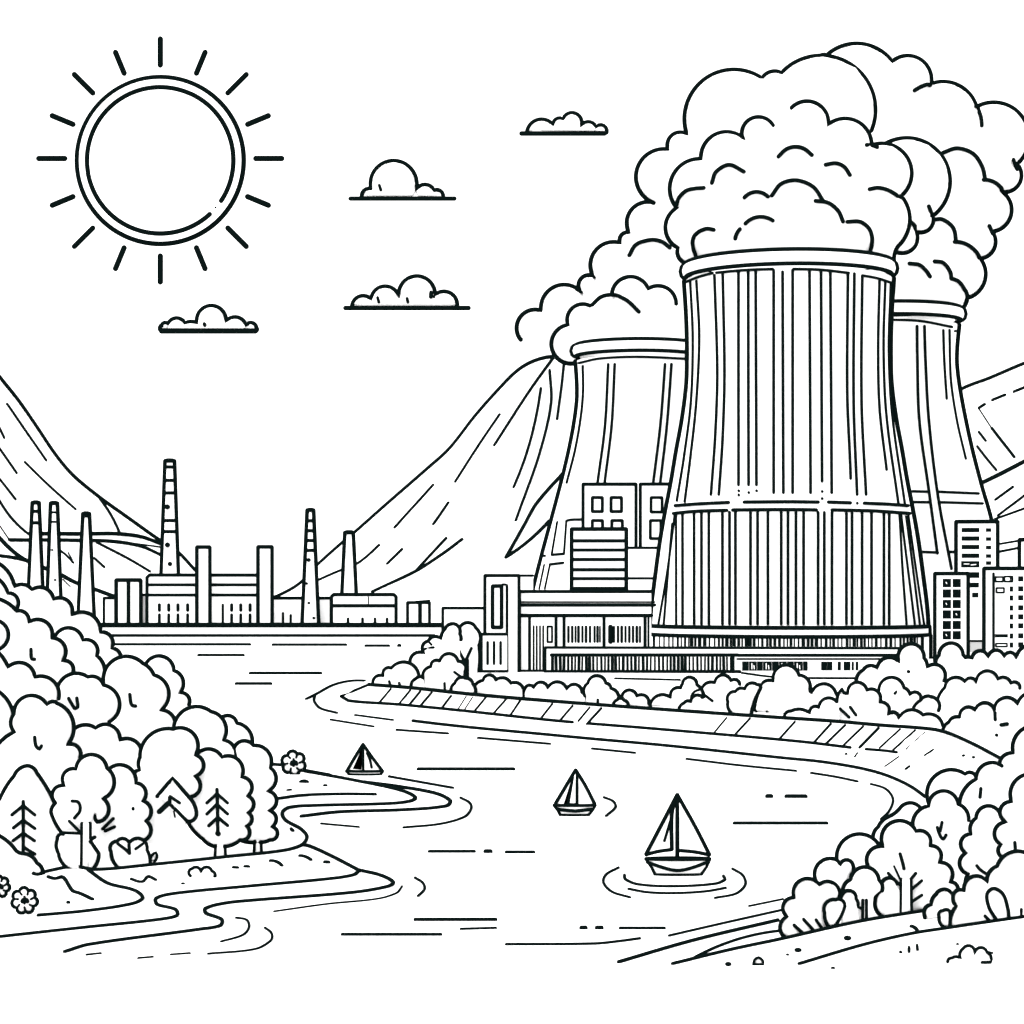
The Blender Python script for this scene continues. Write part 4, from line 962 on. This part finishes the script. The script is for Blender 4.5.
# ================================================================== SAILING BOATS
def boat(label, hull, mast, sails, w, stripe, extra, yw):
    """hull: x0,x1,ytop,xb0,xb1,ybot"""
    x0, x1, yt, xb0, xb1, yb = hull
    Y = ground_dist(yw, 0); k = Y / F
    cx = (x0 + x1) / 2
    t = empty('sailing_boat', at(cx, yw, Y), label, 'boat', 'sailing boats on the river')
    m = MB(); n = 40
    def ringp(a, b, y, beam):
        c = at((a + b) / 2, y, Y); hl = (b - a) / 2 * k
        out = []
        for i in range(n):
            an = 2 * PI * i / n; cs, sn = math.cos(an), math.sin(an)
            out.append(c + Vector((hl * cs, beam * sn * abs(sn) ** .3, 0)))
        return out
    bm = (x1 - x0) * k * .13
    rows = [ringp(xb0, xb1, yb, bm * .6), ringp((xb0 + x0) / 2 - (x0-xb0)*.1, (xb1 + x1) / 2 + (x1-xb1)*.1, (yb + yt) / 2, bm * .9), ringp(x0, x1, yt, bm)]
    vs = [v for r_ in rows for v in r_]; fs = []
    for a in range(2):
        for i in range(n): fs.append([a*n+i, a*n+(i+1) % n, (a+1)*n+(i+1) % n, (a+1)*n+i])
    fs.append(list(range(n))[::-1]); fs.append([2*n+i for i in range(n)])
    m.add(vs, fs)
    r = w / 2 * k
    m.tube(rows[2], r * .85, closed=True)
    m.tube([rows[2][n//2], rows[1][n//2], rows[0][n//2]], r); m.tube([rows[2][0], rows[1][0], rows[0][0]], r)
    m.tube([rows[0][i] for i in range(n//2, n)] + [rows[0][0]], r)
    for w_, p in stripe: m.ink(S(p), w_, Y - bm)
    m.build('hull', t)
    m = MB(); mx, m0, m1, mw = mast; c = at(mx, m1, Y); c2 = at(mx, m0, Y)
    m.lathe((c.x, Y), [(mw/2*k, c.z), (mw/2*k, c.z + (c2.z-c.z)*.6), (mw/2*k*.8, c2.z)], 14, mi=1); m.build('mast', t)
    for nm, poly, edges, fill in sails:
        m = MB(); m.slab(poly, Y - .06, .12, 1 if fill else 0)
        for w_, p in edges: m.tube([at(a, b, Y - .05) for a, b in S(p)], w_ / 2 * k)
        m.build(nm, t)
    return t
boat('nearest and largest sailing boat, ringed by ripples', (645.8,709.8,858.6,655.6,700.5,874.7), (677.3,793,859,4.6),
 [('jib', [(674.5,800),(646.5,854.3),(671.5,849.6),(671.5,812)], [(3.2,[(677,795),(645.8,854.5)]),(3,[(645.8,854.8),(658,851.5),(672,849.6)]),(3.4,[(671.8,849.6),(671.8,814),(675,799)]),(2.4,[(671,819),(664.3,841)])], False),
  ('mainsail', [(678,797),(709.4,854.5),(679.5,850.5)], [(3.2,[(677.5,795),(696,828),(709.6,854.8)]),(3,[(709.6,855),(695,852),(679.7,850.6)])], False)],
 3.2, [(2.8,[(648,861.5),(661,866.5),(677,870),(693,867),(707.5,861.5)])], None, 875.5)
boat('middle-sized sailing boat with a dark jib in the middle of the river', (554,595.2,805,560.8,587.7,815.2), (577,772,805,3.6),
 [('jib', [(574.5,772),(555,803.5),(566.5,804),(571.5,781)], [(3,[(575.6,769.8),(555.4,803.6)])], False),
  ('dark_stripe', [(571.5,779),(563.5,804),(569.8,804),(574.6,776)], [], True),
  ('mainsail', [(577,772),(594.4,804),(578,804)], [(3,[(575.6,769.8),(585,785),(594.8,804)])], False)],
 3, [(2.9,[(557,808.8),(575,810.6),(592,808.8)])], None, 816)
boat('smallest sailing boat off the far point of the left bank', (346.3,382.8,771,349.5,379.5,774.6), (363.2,746,771,3),
 [('jib', [(362.5,747),(347,770.5),(362,770.5)], [(2.8,[(363,744.2),(355,757),(346.8,771)])], False),
  ('dark_stripe', [(361,750),(352.5,769),(361.5,769.8),(362.7,748)], [], True),
  ('mainsail', [(364,747),(382,770.5),(364,770.5)], [(2.8,[(363,744.2),(372,757),(382.5,771)]),(2.2,[(367,753),(370,760),(371.6,767.5)])], False)],
 2.8, [], None, 775.4)

# ================================================================== CAMERA, SKY, LIGHT
cd = bpy.data.cameras.new('Camera'); cam = bpy.data.objects.new('Camera', cd); COL.objects.link(cam)
cam.location = CAM; cam.rotation_euler = (PI / 2, 0, 0)
cd.sensor_width = 36; cd.lens = 36 * F / 1024; cd.shift_y = (YH - 512) / 1024
cd.clip_start = 1; cd.clip_end = 40000
SC.camera = cam
w = bpy.data.worlds.new('World'); SC.world = w; w.use_nodes = True
nt = w.node_tree; bg = nt.nodes['Background']
sky = nt.nodes.new('ShaderNodeTexSky'); sky.sky_type = 'NISHITA'; sky.sun_disc = False
EL, AZ = math.radians(42), math.radians(205)
sky.sun_elevation = EL; sky.sun_rotation = AZ; sky.dust_density = 4.0
hs = nt.nodes.new('ShaderNodeHueSaturation'); hs.inputs['Saturation'].default_value = 0.0      # white overcast veil
nt.links.new(sky.outputs['Color'], hs.inputs['Color']); 
veil = nt.nodes.new('ShaderNodeMix'); veil.data_type = 'RGBA'; veil.inputs['Factor'].default_value = 0.85
veil.inputs[7].default_value = (8, 8, 8, 1)
nt.links.new(hs.outputs['Color'], veil.inputs[6]); nt.links.new(veil.outputs[2], bg.inputs['Color'])
bg.inputs['Strength'].default_value = 0.12
sd = bpy.data.lights.new('Sun', 'SUN'); sd.energy = 1.0; sd.angle = math.radians(40); sd.color = (1, .99, .975)
so = bpy.data.objects.new('Sun', sd); COL.objects.link(so)
d = Vector((math.sin(AZ) * math.cos(EL), math.cos(AZ) * math.cos(EL), math.sin(EL)))
so.rotation_euler = d.to_track_quat('Z', 'Y').to_euler(); so.location = d * 500
SC.view_settings.view_transform = 'Standard'; SC.view_settings.look = 'None'
SC.view_settings.exposure = 1.35; SC.view_settings.gamma = 1; SC.view_settings.use_curve_mapping = False
for o in bpy.data.objects:
    if '_base' in o: del o['_base']
